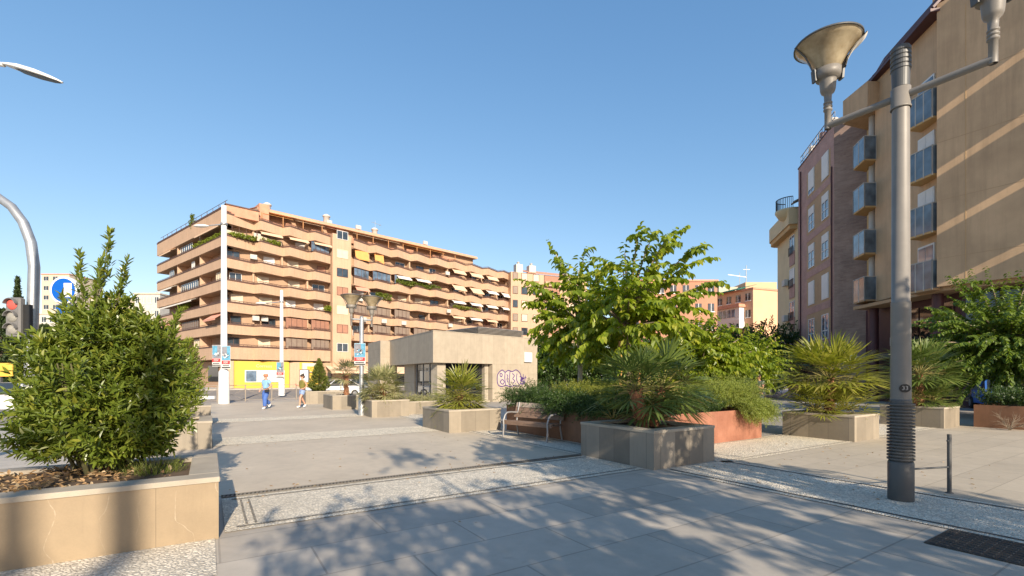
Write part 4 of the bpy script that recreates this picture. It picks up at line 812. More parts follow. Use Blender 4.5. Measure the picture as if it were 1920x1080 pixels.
# ================================================================ kiosk
KC = Vector((-4.49, 27.0, 0)); KA = R(44.4); t = thing('stone_kiosk', 'low flat roofed limestone kiosk with glass corner and purple graffiti on its wall', 'kiosk', KC, KA)
# local x along the sunlit wall, y along the shaded front, corner of the overhang at the origin
H, ZL = 4.22, 2.42; LX, LY = 8.75, 13.0
def fr(s_, o_=0.0): return (.249*s_ + .968*o_, .968*s_ - .249*o_)      # along the shaded front, o_ metres inside it
b = MB(); b.prism([(0,0),(LX,0),(LX,LY),fr(13.4)], ZL, H); b.build('upper_wall', M['kiosk_up'], t)
b = MB(); b.box(4.55, LX, 0.003, 5.2, 0, ZL-.002); b.build('graffiti_wall', M['kiosk'], t)
b = MB(); b.box(.5, 1.1, .3, .9, 0, ZL-.002); b.build('corner_pillar', M['coping'], t)
b = MB(); b.box(4.2, 4.5, .35, .65, 0, ZL-.002); b.build('door_jamb', M['coping'], t)
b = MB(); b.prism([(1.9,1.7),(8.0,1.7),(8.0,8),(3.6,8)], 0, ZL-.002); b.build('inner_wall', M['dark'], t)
b = MB(); b.box(1.12, 4.19, .62, .66, .12, ZL-.004); b.build('glass_front', M['glass_dark'], t)
b = MB(); b.prism([fr(.95,.62),fr(4.75,.62),fr(4.75,.66),fr(.95,.66)], .10, ZL-.004); b.build('glass_front', M['glass_dark'], t)
for y in (1.0, 2.2, 3.4, 4.7): b = MB(); b.prism([fr(y-.035,.58),fr(y+.035,.58),fr(y+.035,.617),fr(y-.035,.617)], .1, ZL-.006); b.build('glazing_bar', M['galv'], t)
b = MB(); b.prism([fr(2.25,.59),fr(3.35,.59),fr(3.35,.617),fr(2.25,.617)], .95, 1.02); b.build('glazing_bar', M['galv'], t)
b = MB()
for z0, z1 in ((1.95,1.97),(2.15,2.17)): b.prism([fr(2.4,.60),fr(3.2,.60),fr(3.2,.617),fr(2.4,.617)], z0, z1)
b.build('door_sign', M['white'], t)
b = MB(); b.prism([fr(4.79,.5),fr(7.0,.5),fr(7.0,1.2),fr(4.79,1.2)], 0, ZL-.004); b.build('wall', M['kiosk'], t)
b = MB(); b.prism([(.45,.25),(4.5,.25),(8.7,.3),(8.7,6),fr(9,.4)], 0, .1); b.build('floor', M['coping'], t)
b = MB(); q0 = fr(8.9); b.prism([(q0[0]-.76,q0[1]),(q0[0]+.6,q0[1]),(q0[0]+.6+.9,q0[1]+3.6),(q0[0]-.76+.93,q0[1]+3.63)], 0, H-.003); b.build('side_block', M['kiosk'], t)
b = MB(); b.prism([(-.02,-.015),(LX+.015,-.015),(LX+.015,LY+.02),fr(13.42,-.015)], H, H+.045); b.build('parapet_cap', M['coping'], t)
b = MB(); b.box(4.4, 8.4, 1.2, 4.6, H+.05, H+.62); lo = b.build('louvre_box', M['dark'], t)
b = MB()
for k in range(7): b.slab((4.3,1.1,H+.06+k*.085),(8.5,1.1,H+.06+k*.085),(8.5,1.17,H+.12+k*.085),(4.3,1.17,H+.12+k*.085), .012); b.slab((4.3,4.6,H+.06+k*.085),(4.3,1.2,H+.06+k*.085),(4.37,1.2,H+.12+k*.085),(4.37,4.6,H+.12+k*.085), .012)
b.build('louvres', M['lampgrey'], t)
b = MB(); b.bev(7.4, 8.1, -.14, -.002, 2.6, 3.25, .02); b.build('white_box', M['white'], t)
# graffiti: bubble letters as painted strokes on the wall
M['spray'] = pmat('purple spray paint', (0.07, 0.03, 0.17), 0.5, 0.3, 9); M['sprayfill'] = pmat('pale lilac spray fill', (0.42, 0.36, 0.31), 0.8, 0.15, 3)
def stroke(b, pts, w, y=-.006):
    pts = [Vector((p[0], y, p[1])) for p in pts]
    fine = []
    for i in range(len(pts)-1):
        p0, p1, p2, p3 = pts[max(i-1,0)], pts[i], pts[i+1], pts[min(i+2,len(pts)-1)]
        for k in range(5):
            f = k/5; fine.append(.5*((2*p1)+(p2-p0)*f+(2*p0-5*p1+4*p2-p3)*f*f+(3*p1-p0-3*p2+p3)*f**3))
    fine.append(pts[-1]); vs = []
    for i, p in enumerate(fine):
        d = (fine[min(i+1,len(fine)-1)]-fine[max(i-1,0)]).normalized(); q = Vector((-d.z, 0, d.x))*w/2; vs += [p-q, p+q]
    b.add(vs, [(2*i,2*i+2,2*i+3,2*i+1) for i in range(len(fine)-1)], 0)
b = MB(); gx, gz = 4.9, .92
def st(*p, w=.06): stroke(b, [(gx+x, gz+z) for x, z in p], w)
st((.25,1.0),(.08,.8),(.05,.45),(.15,.15),(.45,.05),(.85,.12),(1.2,.02),(1.6,.1),(1.95,.05),(2.2,.25)); st((.25,1.0),(.5,1.12),(.75,.98),(1.05,1.1),(1.4,1.02),(1.75,1.14),(2.05,1.0),(2.2,.8),(2.3,.5),(2.2,.25))
st((.5,.85),(.35,.9),(.3,.75),(.45,.7),(.5,.85)); st((.75,.98),(.72,.6),(.8,.12)); st((1.2,1.06),(1.15,.5),(1.2,.05)); st((.3,.35),(.5,.5),(.68,.35),(.5,.2),(.3,.35)); st((1.4,.9),(1.6,.75),(1.45,.55),(1.65,.4),(1.45,.25)); st((1.85,.9),(1.8,.5),(2.0,.2)); st((2.1,.7),(2.5,.55),(2.15,.45),(2.6,.3),(2.2,.2)); st((2.45,.85),(2.4,.1)); st((2.2,.55),(2.75,.62)); st((2.65,.75),(2.55,.15)); st((.9,.85),(1.0,.7),(.92,.5),(1.02,.3))
b.build('graffiti', M['spray'], t)
b = MB(); b.add([(gx+x,-.003,gz+z) for x, z in ((.12,.3),(.4,.1),(1.2,.08),(2.0,.12),(2.2,.4),(2.1,.85),(1.7,1.08),(.9,1.04),(.4,1.05),(.12,.75))], [tuple(range(10))], 0); b.build('graffiti_fill', M['sprayfill'], t)

# ================================================================ people
M['skin'] = pmat('skin', (0.52, 0.28, 0.19), 0.55, 0.08, 8); M['skin_d'] = pmat('tanned skin', (0.42, 0.21, 0.13), 0.55, 0.08, 8)
M['tee_blue'] = pmat('light blue cotton', (0.22, 0.40, 0.58), 0.85, 0.15, 6); M['trouser_blue'] = pmat('bright blue trousers', (0.06, 0.13, 0.38), 0.85, 0.15, 6)
M['olive_top'] = pmat('olive cotton', (0.17, 0.15, 0.035), 0.85, 0.15, 6); M['denim'] = pmat('faded denim', (0.22, 0.30, 0.47), 0.85, 0.2, 9); M['grey_tee'] = pmat('grey green cotton', (0.14, 0.16, 0.14), 0.85, 0.15, 6)
M['hair_dark'] = pmat('dark hair', (0.035, 0.022, 0.016), 0.6, 0.3, 20); M['hair_red'] = pmat('reddish hair', (0.30, 0.11, 0.05), 0.6, 0.3, 20); M['shoe'] = pmat('white shoes', (0.72, 0.70, 0.66), 0.6, 0.1, 9); M['jeans'] = pmat('dark jeans', (0.05, 0.06, 0.10), 0.85, 0.15, 6); M['cap'] = pmat('faded red cap', (0.55, 0.20, 0.12), 0.8, 0.15, 9)
def skin_mesh(name, verts, edges, radii, m, parent, root=0, sub=2):
    me = bpy.data.meshes.new(name); me.from_pydata([tuple(v) for v in verts], edges, []); o = bpy.data.objects.new(name, me); col.objects.link(o)
    o.modifiers.new('skin', 'SKIN'); o.modifiers['skin'].use_smooth_shade = True; s = o.modifiers.new('sub', 'SUBSURF'); s.levels = sub; s.render_levels = sub
    for i, r in enumerate(radii): v = me.skin_vertices[0].data[i]; v.radius = (r, r) if not isinstance(r, tuple) else r; v.use_root = (i == root)
    bpy.context.view_layer.update(); dg = bpy.context.evaluated_depsgraph_get(); nm = bpy.data.meshes.new_from_object(o.evaluated_get(dg)); bpy.data.objects.remove(o)
    nm.materials.clear(); nm.materials.append(m); nm.name = name; q = bpy.data.objects.new(name, nm); col.objects.link(q); q.parent = parent; return q
def person(label, loc, rz, J, skin, top, bottom, hair, shoe, sleeve=.5, leg=1.0, hairlong=False, cap=None):
    """J: joints in metres, facing -y; body grown as one skin, clothes as slightly fuller skins over it"""
    t = thing('person', label, 'person', loc, rz); names = list(J); ix = {n: i for i, n in enumerate(names)}
    rad = dict(pelvis=.105, waist=.10, chest=.115, neckb=.055, neck=.05, head=.078, crown=.062, shL=.05, elL=.038, wrL=.026, haL=.032, fiL=.016, shR=.05, elR=.038, wrR=.026, haR=.032, fiR=.016, hiL=.082, knL=.056, anL=.036, toL=.034, hiR=.082, knR=.056, anR=.036, toR=.034)
    E = [('pelvis','waist'),('waist','chest'),('chest','neckb'),('neckb','neck'),('neck','head'),('head','crown'),('chest','shL'),('shL','elL'),('elL','wrL'),('wrL','haL'),('haL','fiL'),('chest','shR'),('shR','elR'),('elR','wrR'),('wrR','haR'),('haR','fiR'),('pelvis','hiL'),('hiL','knL'),('knL','anL'),('anL','toL'),('pelvis','hiR'),('hiR','knR'),('knR','anR'),('anR','toR')]
    Vd = {n: Vector(J[n]) for n in names}
    vs = [Vd[n] for n in names]; rr = [rad[n] for n in names]; ee = [(ix[a], ix[c]) for a, c in E]
    for sd_ in 'LR':                                       # four fingers and a thumb
        h = Vd['ha'+sd_]; dr = (Vd['fi'+sd_]-h).normalized(); s1, s2 = frame_of(dr)
        for k in range(3):
            a = h+s1*(-.022+.022*k)+dr*.045; c = a+dr*.05-s2*.012; b0 = len(vs); vs += [a, c]; rr += [.010,.007]; ee += [(ix['ha'+sd_], b0), (b0, b0+1)]
        a = h+s1*.035+dr*.012; c = a+dr*.035+s1*.012; b0 = len(vs); vs += [a, c]; rr += [.011,.008]; ee += [(ix['ha'+sd_], b0), (b0, b0+1)]
    body = skin_mesh('body', vs, ee, rr, M[skin], t)
    hd = Vd['head']; f = (Vd['face']-hd).normalized() if 'face' in Vd else Vector((0,-1,0)); sdv = f.cross(Vector((0,0,1))).normalized()
    b = MB(); b.add([hd+f*.088+Vector((0,0,.035)), hd+f*.115-Vector((0,0,.012)), hd+f*.085+sdv*.017-Vector((0,0,.016)), hd+f*.085-sdv*.017-Vector((0,0,.016)), hd+f*.082-Vector((0,0,.026))], [(0,2,1),(0,1,3),(2,4,1),(1,4,3)], 0)
    for s_ in (1,-1): b.ball(hd+sdv*.088*s_+Vector((0,0,.0)), .012, .022, .032, 8, 6); b.ball(hd+f*.08+sdv*.033*s_+Vector((0,0,.024)), .012, .010, .008, 6, 4, 1)
    b.ball(hd+f*.082-Vector((0,0,.048)), .026, .010, .008, 8, 4, 2); b.build('face', [M[skin], M['hair_dark'], M['red_ink']], t)
    b = MB(); cr = Vd['crown']; b.ball(hd+Vector((0,0,.055))-f*.018, .10, .105, .085, 14, 10)
    if hairlong: b.ball(hd-f*.10-Vector((0,0,.0)), .075, .06, .09, 10, 8); b.ball(cr-f*.06+Vector((0,0,.06)), .05, .05, .05, 10, 8)
    b.build('hair', M[hair], t)
    if cap: b = MB(); b.ball(hd+Vector((0,0,.075))-f*.005, .11, .112, .078, 14, 8); b.slab(hd+f*.08+sdv*.07+Vector((0,0,.075)), hd+f*.08-sdv*.07+Vector((0,0,.075)), hd+f*.17-sdv*.05+Vector((0,0,.065)), hd+f*.17+sdv*.05+Vector((0,0,.065)), .012); b.build('cap', M[cap], t)
    def lerp(a, c, k): return Vd[a]*(1-k)+Vd[c]*k
    if top:
        pts = [lerp('pelvis','waist',.25), Vd['waist'], Vd['chest'], lerp('chest','neckb',.75), Vd['shL'], lerp('shL','elL',sleeve), Vd['shR'], lerp('shR','elR',sleeve)]
        r = [.168,.160,.175,.085,.088,.078,.088,.078]; e = [(0,1),(1,2),(2,3),(2,4),(4,5),(2,6),(6,7)]; 
        if sleeve < .1: pts = pts[:5]+[pts[6]]; r = [.155,.148,.168,.075,.07,.07]; e = [(0,1),(1,2),(2,3),(2,4),(2,5)]
        skin_mesh('top', pts, e, r, M[top], t)
    if bottom:
        pts = [lerp('pelvis','waist',.35), Vd['pelvis'], Vd['hiL'], lerp('hiL','knL',min(leg*2,1)), Vd['hiR'], lerp('hiR','knR',min(leg*2,1))]; r = [.145,.165,.135,.112,.135,.112]; e = [(0,1),(1,2),(2,3),(1,4),(4,5)]
        if leg > .5: pts += [lerp('knL','anL',.92), lerp('knR','anR',.92)]; r += [.095,.095]; e += [(3,6),(5,7)]
        skin_mesh('trousers' if leg > .5 else 'shorts', pts, e, r, M[bottom], t, 1)
    for sd_ in 'LR':
        a, c = Vd['an'+sd_], Vd['to'+sd_]; dr = (c-a); skin_mesh('shoe', [a+Vector((0,0,.015))-dr*.15, a+dr*.35-Vector((0,0,.012)), a+dr*1.02], [(0,1),(1,2)], [.05,.048,.04], M[shoe], t)
    return t
J0 = dict(pelvis=(0,0,.95), waist=(0,0,1.10), chest=(0,0,1.32), neckb=(0,0,1.46), neck=(0,-.01,1.52), head=(0,-.025,1.61), crown=(0,-.01,1.68), shL=(.18,0,1.40), elL=(.25,.03,1.13), wrL=(.22,-.12,.93), haL=(.21,-.16,.88), fiL=(.20,-.20,.83), shR=(-.18,0,1.40), elR=(-.26,.04,1.13), wrR=(-.22,-.12,.95), haR=(-.20,-.17,.92), fiR=(-.18,-.21,.88), hiL=(.09,0,.90), knL=(.10,-.05,.50), anL=(.10,0,.08), toL=(.10,-.16,.045), hiR=(-.09,0,.90), knR=(-.10,-.03,.50), anR=(-.10,.05,.08), toR=(-.11,-.11,.045))
J1 = dict(J0, elL=(.30,.02,1.15), wrL=(.27,-.16,1.03), haL=(.25,-.20,1.01), fiL=(.22,-.25,.99), elR=(-.30,.06,1.15), wrR=(-.27,-.10,.97), haR=(-.26,-.14,.93), fiR=(-.25,-.17,.88), knL=(.09,-.16,.52), anL=(.09,-.16,.08), toL=(.10,-.32,.05), knR=(-.10,-.02,.50), anR=(-.12,.36,.22), toR=(-.13,.27,.09))
p1 = gnd(499, 767); tp = person('person in light blue shirt, blue trousers and reddish cap walking towards the camera', p1, R(-20), J1, 'skin', 'tee_blue', 'trouser_blue', 'hair_red', 'shoe', .6, 1.0, False, 'cap')
q = Vector((p1.x, p1.y, 0))+Matrix.Rotation(R(-20), 3, 'Z')@Vector((.27,-.20,.93)); t = thing('handbag', 'small dark bag in the hand of the walker in blue', 'bag', q); b = MB(); b.bev(-.12,.12,-.04,.04,-.07,.06,.03); b.build('pouch', M['black'], t); b = MB(); b.tube([(-.1,0,.05),(-.06,0,.11),(.06,0,.11),(.1,0,.05)], .012, 6); b.build('strap', M['black'], t)
J2 = dict(J0, elL=(.23,.10,1.14), wrL=(.24,-.08,1.02), haL=(.24,-.13,1.02), fiL=(.23,-.18,1.02), elR=(-.24,.02,1.14), wrR=(-.22,-.18,1.16), haR=(-.2,-.22,1.20), fiR=(-.19,-.25,1.25), knL=(.09,-.20,.54), anL=(.09,-.24,.10), toL=(.09,-.40,.08), knR=(-.09,.04,.50), anR=(-.09,.26,.14), toR=(-.09,.12,.05))
p2 = gnd(567, 765); person('person in olive top, denim shorts and white trainers walking left across the path', p2, R(-28), J2, 'skin', 'olive_top', 'denim', 'hair_dark', 'shoe', .05, .32, True)
J3 = dict(J0, elL=(.22,-.08,1.14), wrL=(.17,-.26,1.20), haL=(.15,-.30,1.24), fiL=(.12,-.33,1.28), head=(0,-.045,1.60))
p3 = V3(at(1423, 790, 19.5)); person('person in grey green shirt seen in profile behind the rosemary bed', (p3[0], 19.5, 0.0), R(-62), J3, 'skin_d', 'grey_tee', 'jeans', 'hair_dark', 'shoe', .55, 1.0)

# ================================================================ cars on the street
M['car_white'] = pmat('white car paint', (0.72, 0.72, 0.71), 0.25, 0.04, 1); M['car_silver'] = pmat('silver car paint', (0.42, 0.43, 0.44), 0.28, 0.05, 1, metal=0.5); M['car_blue'] = pmat('blue car paint', (0.05, 0.15, 0.45), 0.3, 0.05, 1); M['tyre'] = pmat('tyre rubber', (0.02, 0.02, 0.02), 0.85, 0.2, 9); M['tail'] = pmat('red lamp glass', (0.4, 0.02, 0.02), 0.2, 0.1, 9)
def car(label, loc, rz, m, L_=4.2, W_=1.75, H_=1.48, grp='cars on the street behind the plaza'):
    t = thing('parked_car', label, 'car', loc, rz, grp); ys = W_/2
    side = [(-L_/2,.32),(-L_/2+.02,.62),(-L_/2+.12,.86),(-L_/2+1.15,.95),(-L_/2+1.3,.97),(L_/2-.75,.98),(L_/2-.12,.92),(L_/2,.62),(L_/2-.02,.32)]
    secs = [(-ys*.90,1.0),(-ys,.98),(ys,.98),(ys*.90,1.0)]
    b = MB(); vs = []
    for y, k in ((-ys*.93,1),(-ys,.9),(ys,.9),(ys*.93,1)):
        vs += [(x*(1 if abs(y) < ys*.95 else .985), y, z if z > .4 else z) for x, z in side]
    n = len(side); fs = [(i*n+j,(i+1)*n+j,(i+1)*n+j+1,i*n+j+1) for i in range(3) for j in range(n-1)] + [tuple(range(n-1,-1,-1)), tuple(range(3*n,4*n))] + [(i*n,i*n+n-1,(i+1)*n+n-1,(i+1)*n) for i in range(3)]
    b.add(vs, fs, 0, False); b.build('body', M[m], t)
    cab = [(-L_/2+1.15,.96),(-L_/2+1.85,H_-.06),(-L_/2+2.3,H_),(L_/2-1.15,H_-.02),(L_/2-.35,.97)]; b = MB(); yi, yo = ys*.72, ys*.92
    vs = [(x, -(yo if z < 1 else yi), z) for x, z in cab] + [(x, (yo if z < 1 else yi), z) for x, z in cab]; n = 5
    b.add(vs, [(0,1,2,3,4),(9,8,7,6,5)]+[(i,5+i,5+i+1,i+1) for i in range(4)], 0); b.build('windows', M['glass'], t)
    b = MB(); zz = H_+.004; b.add([(-L_/2+1.8,-yi-.02,H_-.05),(-L_/2+2.3,-yi,zz),(L_/2-1.15,-yi,zz-.015),(L_/2-.95,-yi-.04,H_-.09),(-L_/2+1.8,yi+.02,H_-.05),(-L_/2+2.3,yi,zz),(L_/2-1.15,yi,zz-.015),(L_/2-.95,yi+.04,H_-.09)], [(0,1,5,4),(1,2,6,5),(2,3,7,6)], 0)
    for s_ in (-1,1):
        for (xa,za),(xb,zb) in (((-L_/2+1.15,.97),(-L_/2+1.85,H_-.05)),((.15,.97),(.2,H_-.01)),((L_/2-.38,.98),(L_/2-1.12,H_-.03))): b.bar((xa,s_*yo*1.005,za),(xb,s_*yi*1.01,zb),.07,.03)
    b.build('roof', M[m], t)
    for x in (-L_/2+.78, L_/2-.8):
        for s_ in (-1,1):
            b = MB(); k = 18; pr = [(.0,.0),(.2,.0),(.3,.02),(.31,.06),(.31,.17)]; y0 = s_*(ys+.01)
            vs = [(x+r*math.cos(6.283*j/k), y0-s_*d, .31+r*math.sin(6.283*j/k)) for r, d in pr for j in range(k)]
            b.add(vs, [(i*k+j,i*k+(j+1)%k,(i+1)*k+(j+1)%k,(i+1)*k+j) for i in range(4) for j in range(k)], 0); w_ = b.build('wheel', M['tyre'], t)
            b = MB(); vs = [(x+r*math.cos(6.283*j/10), y0+s_*d, .31+r*math.sin(6.283*j/10)) for r, d in ((.19,.004),(.06,.02)) for j in range(10)]; b.add(vs, [(j,(j+1)%10,10+(j+1)%10,10+j) for j in range(10)]+[tuple(range(10,20))], 0); b.build('rim', M['galv'], w_)
    for s_ in (-1,1):
        b = MB(); b.bev(-L_/2-.01,-L_/2+.12,s_*ys*.72-.16,s_*ys*.72+.16,.62,.76,.02); b.build('headlight', M['white'], t); b = MB(); b.bev(L_/2-.12,L_/2+.01,s_*ys*.75-.12,s_*ys*.75+.12,.66,.84,.02); b.build('tail_light', M['tail'], t)
    return t
car('white car crossing at the far left edge, behind the laurel', (xat(2,21.5), 21.5, -.13), R(15), 'car_white', 4.3)
car('white car parked before the awnings, behind the ragged palm', (xat(628,40), 40, -.13), R(46), 'car_white', 4.3)
car('silver car behind the far lamp post and conifer', (xat(658,47), 47, -.13), R(46), 'car_silver')
car('blue car in the shade of the maroon building at the right', (xat(1880,22.8), 22.8, 0), R(60), 'car_blue', 4.0)
b = MB(); pr = [(x,y) for x, y in [(2.2*math.cos(a)*1.0, .55*math.sin(a)) for a in np.linspace(0, 6.283, 24)[:-1]]]; b.prism(pr, 0, .22); q = gnd(393, 742); tag(b.build('kerb', M['white'], None, (q.x+.2, 36, -.13), R(30)), kind='structure')

# ================================================================ big stepped apartment block
ab = thing('apartment_building', 'long tan brick apartment block of stepped balconies, with a yellow shop at its corner', 'building', (-38.8, 64.0, -.13), R(44.4))
# local x along the long sunlit side, y into the block; the short side runs off the origin towards (-.12, .992)
ZT = [5.78 + 3.0*i for i in range(7)]; BH = 1.25
sec = [[0, 4.0, 7.9, 11.6, 15.0], [18.5, 21.8, 25.9, 29.8, 34.0, 38.3, 42.5, 46.9, 51.2, 54.6]]
DP = 1.2
def saw(bk):
    pts = []
    for i in range(len(bk)-1): pts += [(bk[i] + (.62 if i else 0), 0.0), (bk[i+1], DP if i < len(bk)-2 else DP*.8)]
    return pts
def inset(line, d):                                        # the same line moved d inwards (+y), roughly parallel
    return [(x, y+d) for x, y in line]
LD = Vector((-.12, .992, 0)); LN = Vector((.992, .12, 0)); LLEN = 29.0
def lp_(s_, o_): p = LD*s_ + LN*o_; return (p.x, p.y)
depth = 17
b = MB(); wall_line = [lp_(1.5, 1.7), (16.0, 2.35), (54.2, 2.35), (54.6, 16), lp_(LLEN-.4, 10), lp_(LLEN-.4, 1.7)]
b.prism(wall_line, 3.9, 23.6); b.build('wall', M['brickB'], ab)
b = MB(); b.prism([(15.2,.62),(18.3,.62),(18.3,2.34),(15.2,2.34)], 0, 24.4); b.build('stair_column', M['brickA'], ab)
for i, zt in enumerate(ZT):
    z0 = zt-BH - (.45 if i == 0 else 0)
    for bk in sec:
        ln = saw(bk)
        if bk[0] == 0: ln = [(0.0,0.0)] + ln[1:]
        b = MB(); b.strip(ln, inset(ln, .2), z0, zt-.002)
        poly = [(x, y+.2) for x, y in ln] + [(ln[-1][0], 2.34), (max(ln[0][0], .3), 2.34)]
        b.prism(poly, z0+.01, z0+.28); b.build('balcony', M['brickA'], ab)
        b = MB(); b.strip([(x, y-.05) for x, y in ln], inset(ln, .22), zt, zt+.22)
        lnr = [(x, y+.06) for x, y in ln]; b.strip(lnr, inset(lnr, .05), zt+.34, zt+.42)
        for k in range(len(ln)-1):
            (xa, ya), (xb, yb) = ln[k], ln[k+1]; n = max(1, int(abs(xb-xa)/.55))
            for q in range(n): f = (q+.5)/n; b.box(xa+(xb-xa)*f-.02, xa+(xb-xa)*f+.02, ya+(yb-ya)*f+.06, ya+(yb-ya)*f+.10, zt+.22, zt+.34)
        b.build('balcony_rail', M['rail'], ab)
    zt2 = zt if i < 6 else zt+.75
    b = MB(); L1 = [lp_(s_, 0) for s_ in (0.0, LLEN)]; L2 = [lp_(.2, .2), lp_(LLEN, .2)]; b.strip(L1[::-1], L2[::-1], z0, zt2-.002)
    b.prism([lp_(.2,.2), lp_(LLEN,.2), lp_(LLEN,1.69), lp_(1.5,1.69)], z0+.01, z0+.28); b.build('balcony', M['brickA'], ab)
    b = MB(); b.strip([lp_(LLEN,-.06), lp_(0,-.06)], [lp_(LLEN,.24), lp_(.2,.24)], zt2, zt2+.16); b.strip([lp_(LLEN,.05), lp_(0,.05)], [lp_(LLEN,.1), lp_(.1,.1)], zt2+.30, zt2+.36); b.build('balcony_rail', M['rail'], ab)
# dividing walls
for i, zt in enumerate(ZT[:6]):
    for bk in sec:
        for k, x in enumerate(bk[1:-1]):
            if (k+i) % 2: b = MB(); b.box(x-.12, x+.12, DP+.25, 2.34, zt-.9, zt+1.75); b.build('dividing_wall', M['brickA'], ab)
    for s_ in (9.6, 19.4):
        a_, c_, d_, e_ = lp_(s_-.12,.22), lp_(s_+.12,.22), lp_(s_+.12,1.69), lp_(s_-.12,1.69); b = MB(); b.prism([a_, c_, d_, e_], zt-.9, zt+1.75); b.build('dividing_wall', M['brickA'], ab)
b = MB(); b.box(54.2, 54.6, 1.0, 2.34, 3.9, 23.5); b.build('end_wall', M['brickA'], ab)
# windows, shutters and glazed loggias
wn = 0
def pane(x0, x1, y, z0, z1, kind, left=False):
    global wn
    wn += 1; b = MB(); fr_ = .06; mats = {'beige':('shut_beige','shut_beige'),'white':('white','shut_white'),'brown':('rail','shut_brown'),'glass':('white','glass'),'blue':('rail','glass_blue'),'dark':('rail','glass'),'grey':('rail','shut_grey'),'red':('rail','shut_brown')}[kind]
    n = max(1, int(round((x1-x0)/.95)))
    def P(x0, x1, y0, y1, z0, z1, mi):
        if left: b.prism([lp_(x0,y0), lp_(x1,y0), lp_(x1,y1), lp_(x0,y1)], z0, z1, mi)
        else: b.box(x0, x1, y0, y1, z0, z1, mi)
    P(x0, x1, y-.03, y-.002, z0, z1, 1)
    for k in range(n+1): xx = x0+(x1-x0)*k/n; P(xx-fr_/2, xx+fr_/2, y-.07, y-.031, z0, z1, 0)
    P(x0, x1, y-.06, y-.0315, z1, z1+fr_, 0); P(x0, x1, y-.06, y-.0315, z0-fr_, z0, 0)
    return b.build('window', [M[mats[0]], M[mats[1]]], ab)
rw = random.Random(4)
def tooth(i, j):                                          # floor i (0 lowest), tooth j over both sections
    bk = sec[0] if j < 4 else sec[1]; k = j if j < 4 else j-4; return bk[k]+.45, bk[k+1]-.1
special = {(1,2):'red',(1,3):'red',(0,2):'grey',(0,3):'grey',(5,3):'blue',(4,4):'blue',(4,5):'blue',(4,6):'blue',(1,5):'grey',(1,6):'grey',(1,7):'grey',(2,5):'grey',(2,6):'grey',(2,4):'grey',(5,0):'beige',(5,1):'beige'}
for i in range(7):
    z0 = ZT[i]
    for j in range(13):
        x0, x1 = tooth(i, j); sp = special.get((i, j))
        if sp:                                             # glazed or shuttered out at the parapet
            b = MB(); y0, y1 = .16, DP+.05; bk0 = x0; ln = [(x0-.35, .1), (x1, DP*.93)]; n = 4
            mats = {'blue':('rail','glass_blue'),'grey':('rail','shut_grey'),'red':('rail','shut_brown'),'beige':('rail','shut_beige')}[sp]
            for q in range(n):
                f0, f1 = q/n, (q+1)/n; pa = Vector((ln[0][0]+(ln[1][0]-ln[0][0])*f0, ln[0][1]+(ln[1][1]-ln[0][1])*f0+.1, 0)); pb = Vector((ln[0][0]+(ln[1][0]-ln[0][0])*f1, ln[0][1]+(ln[1][1]-ln[0][1])*f1+.1, 0)); d = (pb-pa)*.04
                hz_ = 1.58 if sp != 'beige' else .9
                b.strip([tuple((pa+d)[:2]), tuple((pb-d)[:2])], [tuple((pa+d+Vector((0,.03,0)))[:2]), tuple((pb-d+Vector((0,.03,0)))[:2])], z0+.12, z0+hz_, 1)
                b.strip([tuple((pa-d-Vector((0,.02,0)))[:2]), tuple((pa+d-Vector((0,.02,0)))[:2])], [tuple((pa-d+Vector((0,.05,0)))[:2]), tuple((pa+d+Vector((0,.05,0)))[:2])], z0+.12, z0+1.62, 0)
            b.build('glazed_loggia', [M[mats[0]], M[mats[1]]], ab)
        elif wn < 78:
            w = rw.uniform(1.3, 1.9); xx = rw.uniform(x0+.15, x1-w-.1); k = rw.choice(['beige','brown','glass','white','dark','beige','dark','glass']); yw = 2.35 if xx > 16 else 1.85 + (2.35-1.7)*(xx-1.5)/14.5*.75
            if xx > 16 or True: pane(xx, xx+w, 2.33 if xx > 16 else 1.62+.045*xx, z0-.2, z0+1.35, k)
    k = ['white','dark','white','brown','white','white','brown'][i] if False else ['glass','brown','beige','brown','dark','beige','glass'][i]
    pane(15.9, 17.7, .618, z0-.05, z0+1.2, k)
    for s0, s1, k in [[(2.2,4.0,'dark'),(10.2,12.8,'beige'),(20.4,22.6,'glass')],[(11.0,18.2,'grey'),(3.2,4.6,'dark')],[(3.0,4.6,'dark'),(11.0,12.4,'brown')],[(11.2,18.6,'glass'),(2.6,4.2,'beige')],[(3.0,5.2,'dark'),(12.6,13.8,'white'),(22,24,'glass')],[(3,4.6,'dark'),(13.5,18.8,'glass')],[(3,5,'brown')]][i]:
        pane(s0, s1, 1.69 if k in ('dark','brown') else .55, z0-.1 if k in ('dark','brown') else z0+.18, z0+1.45, k, True)
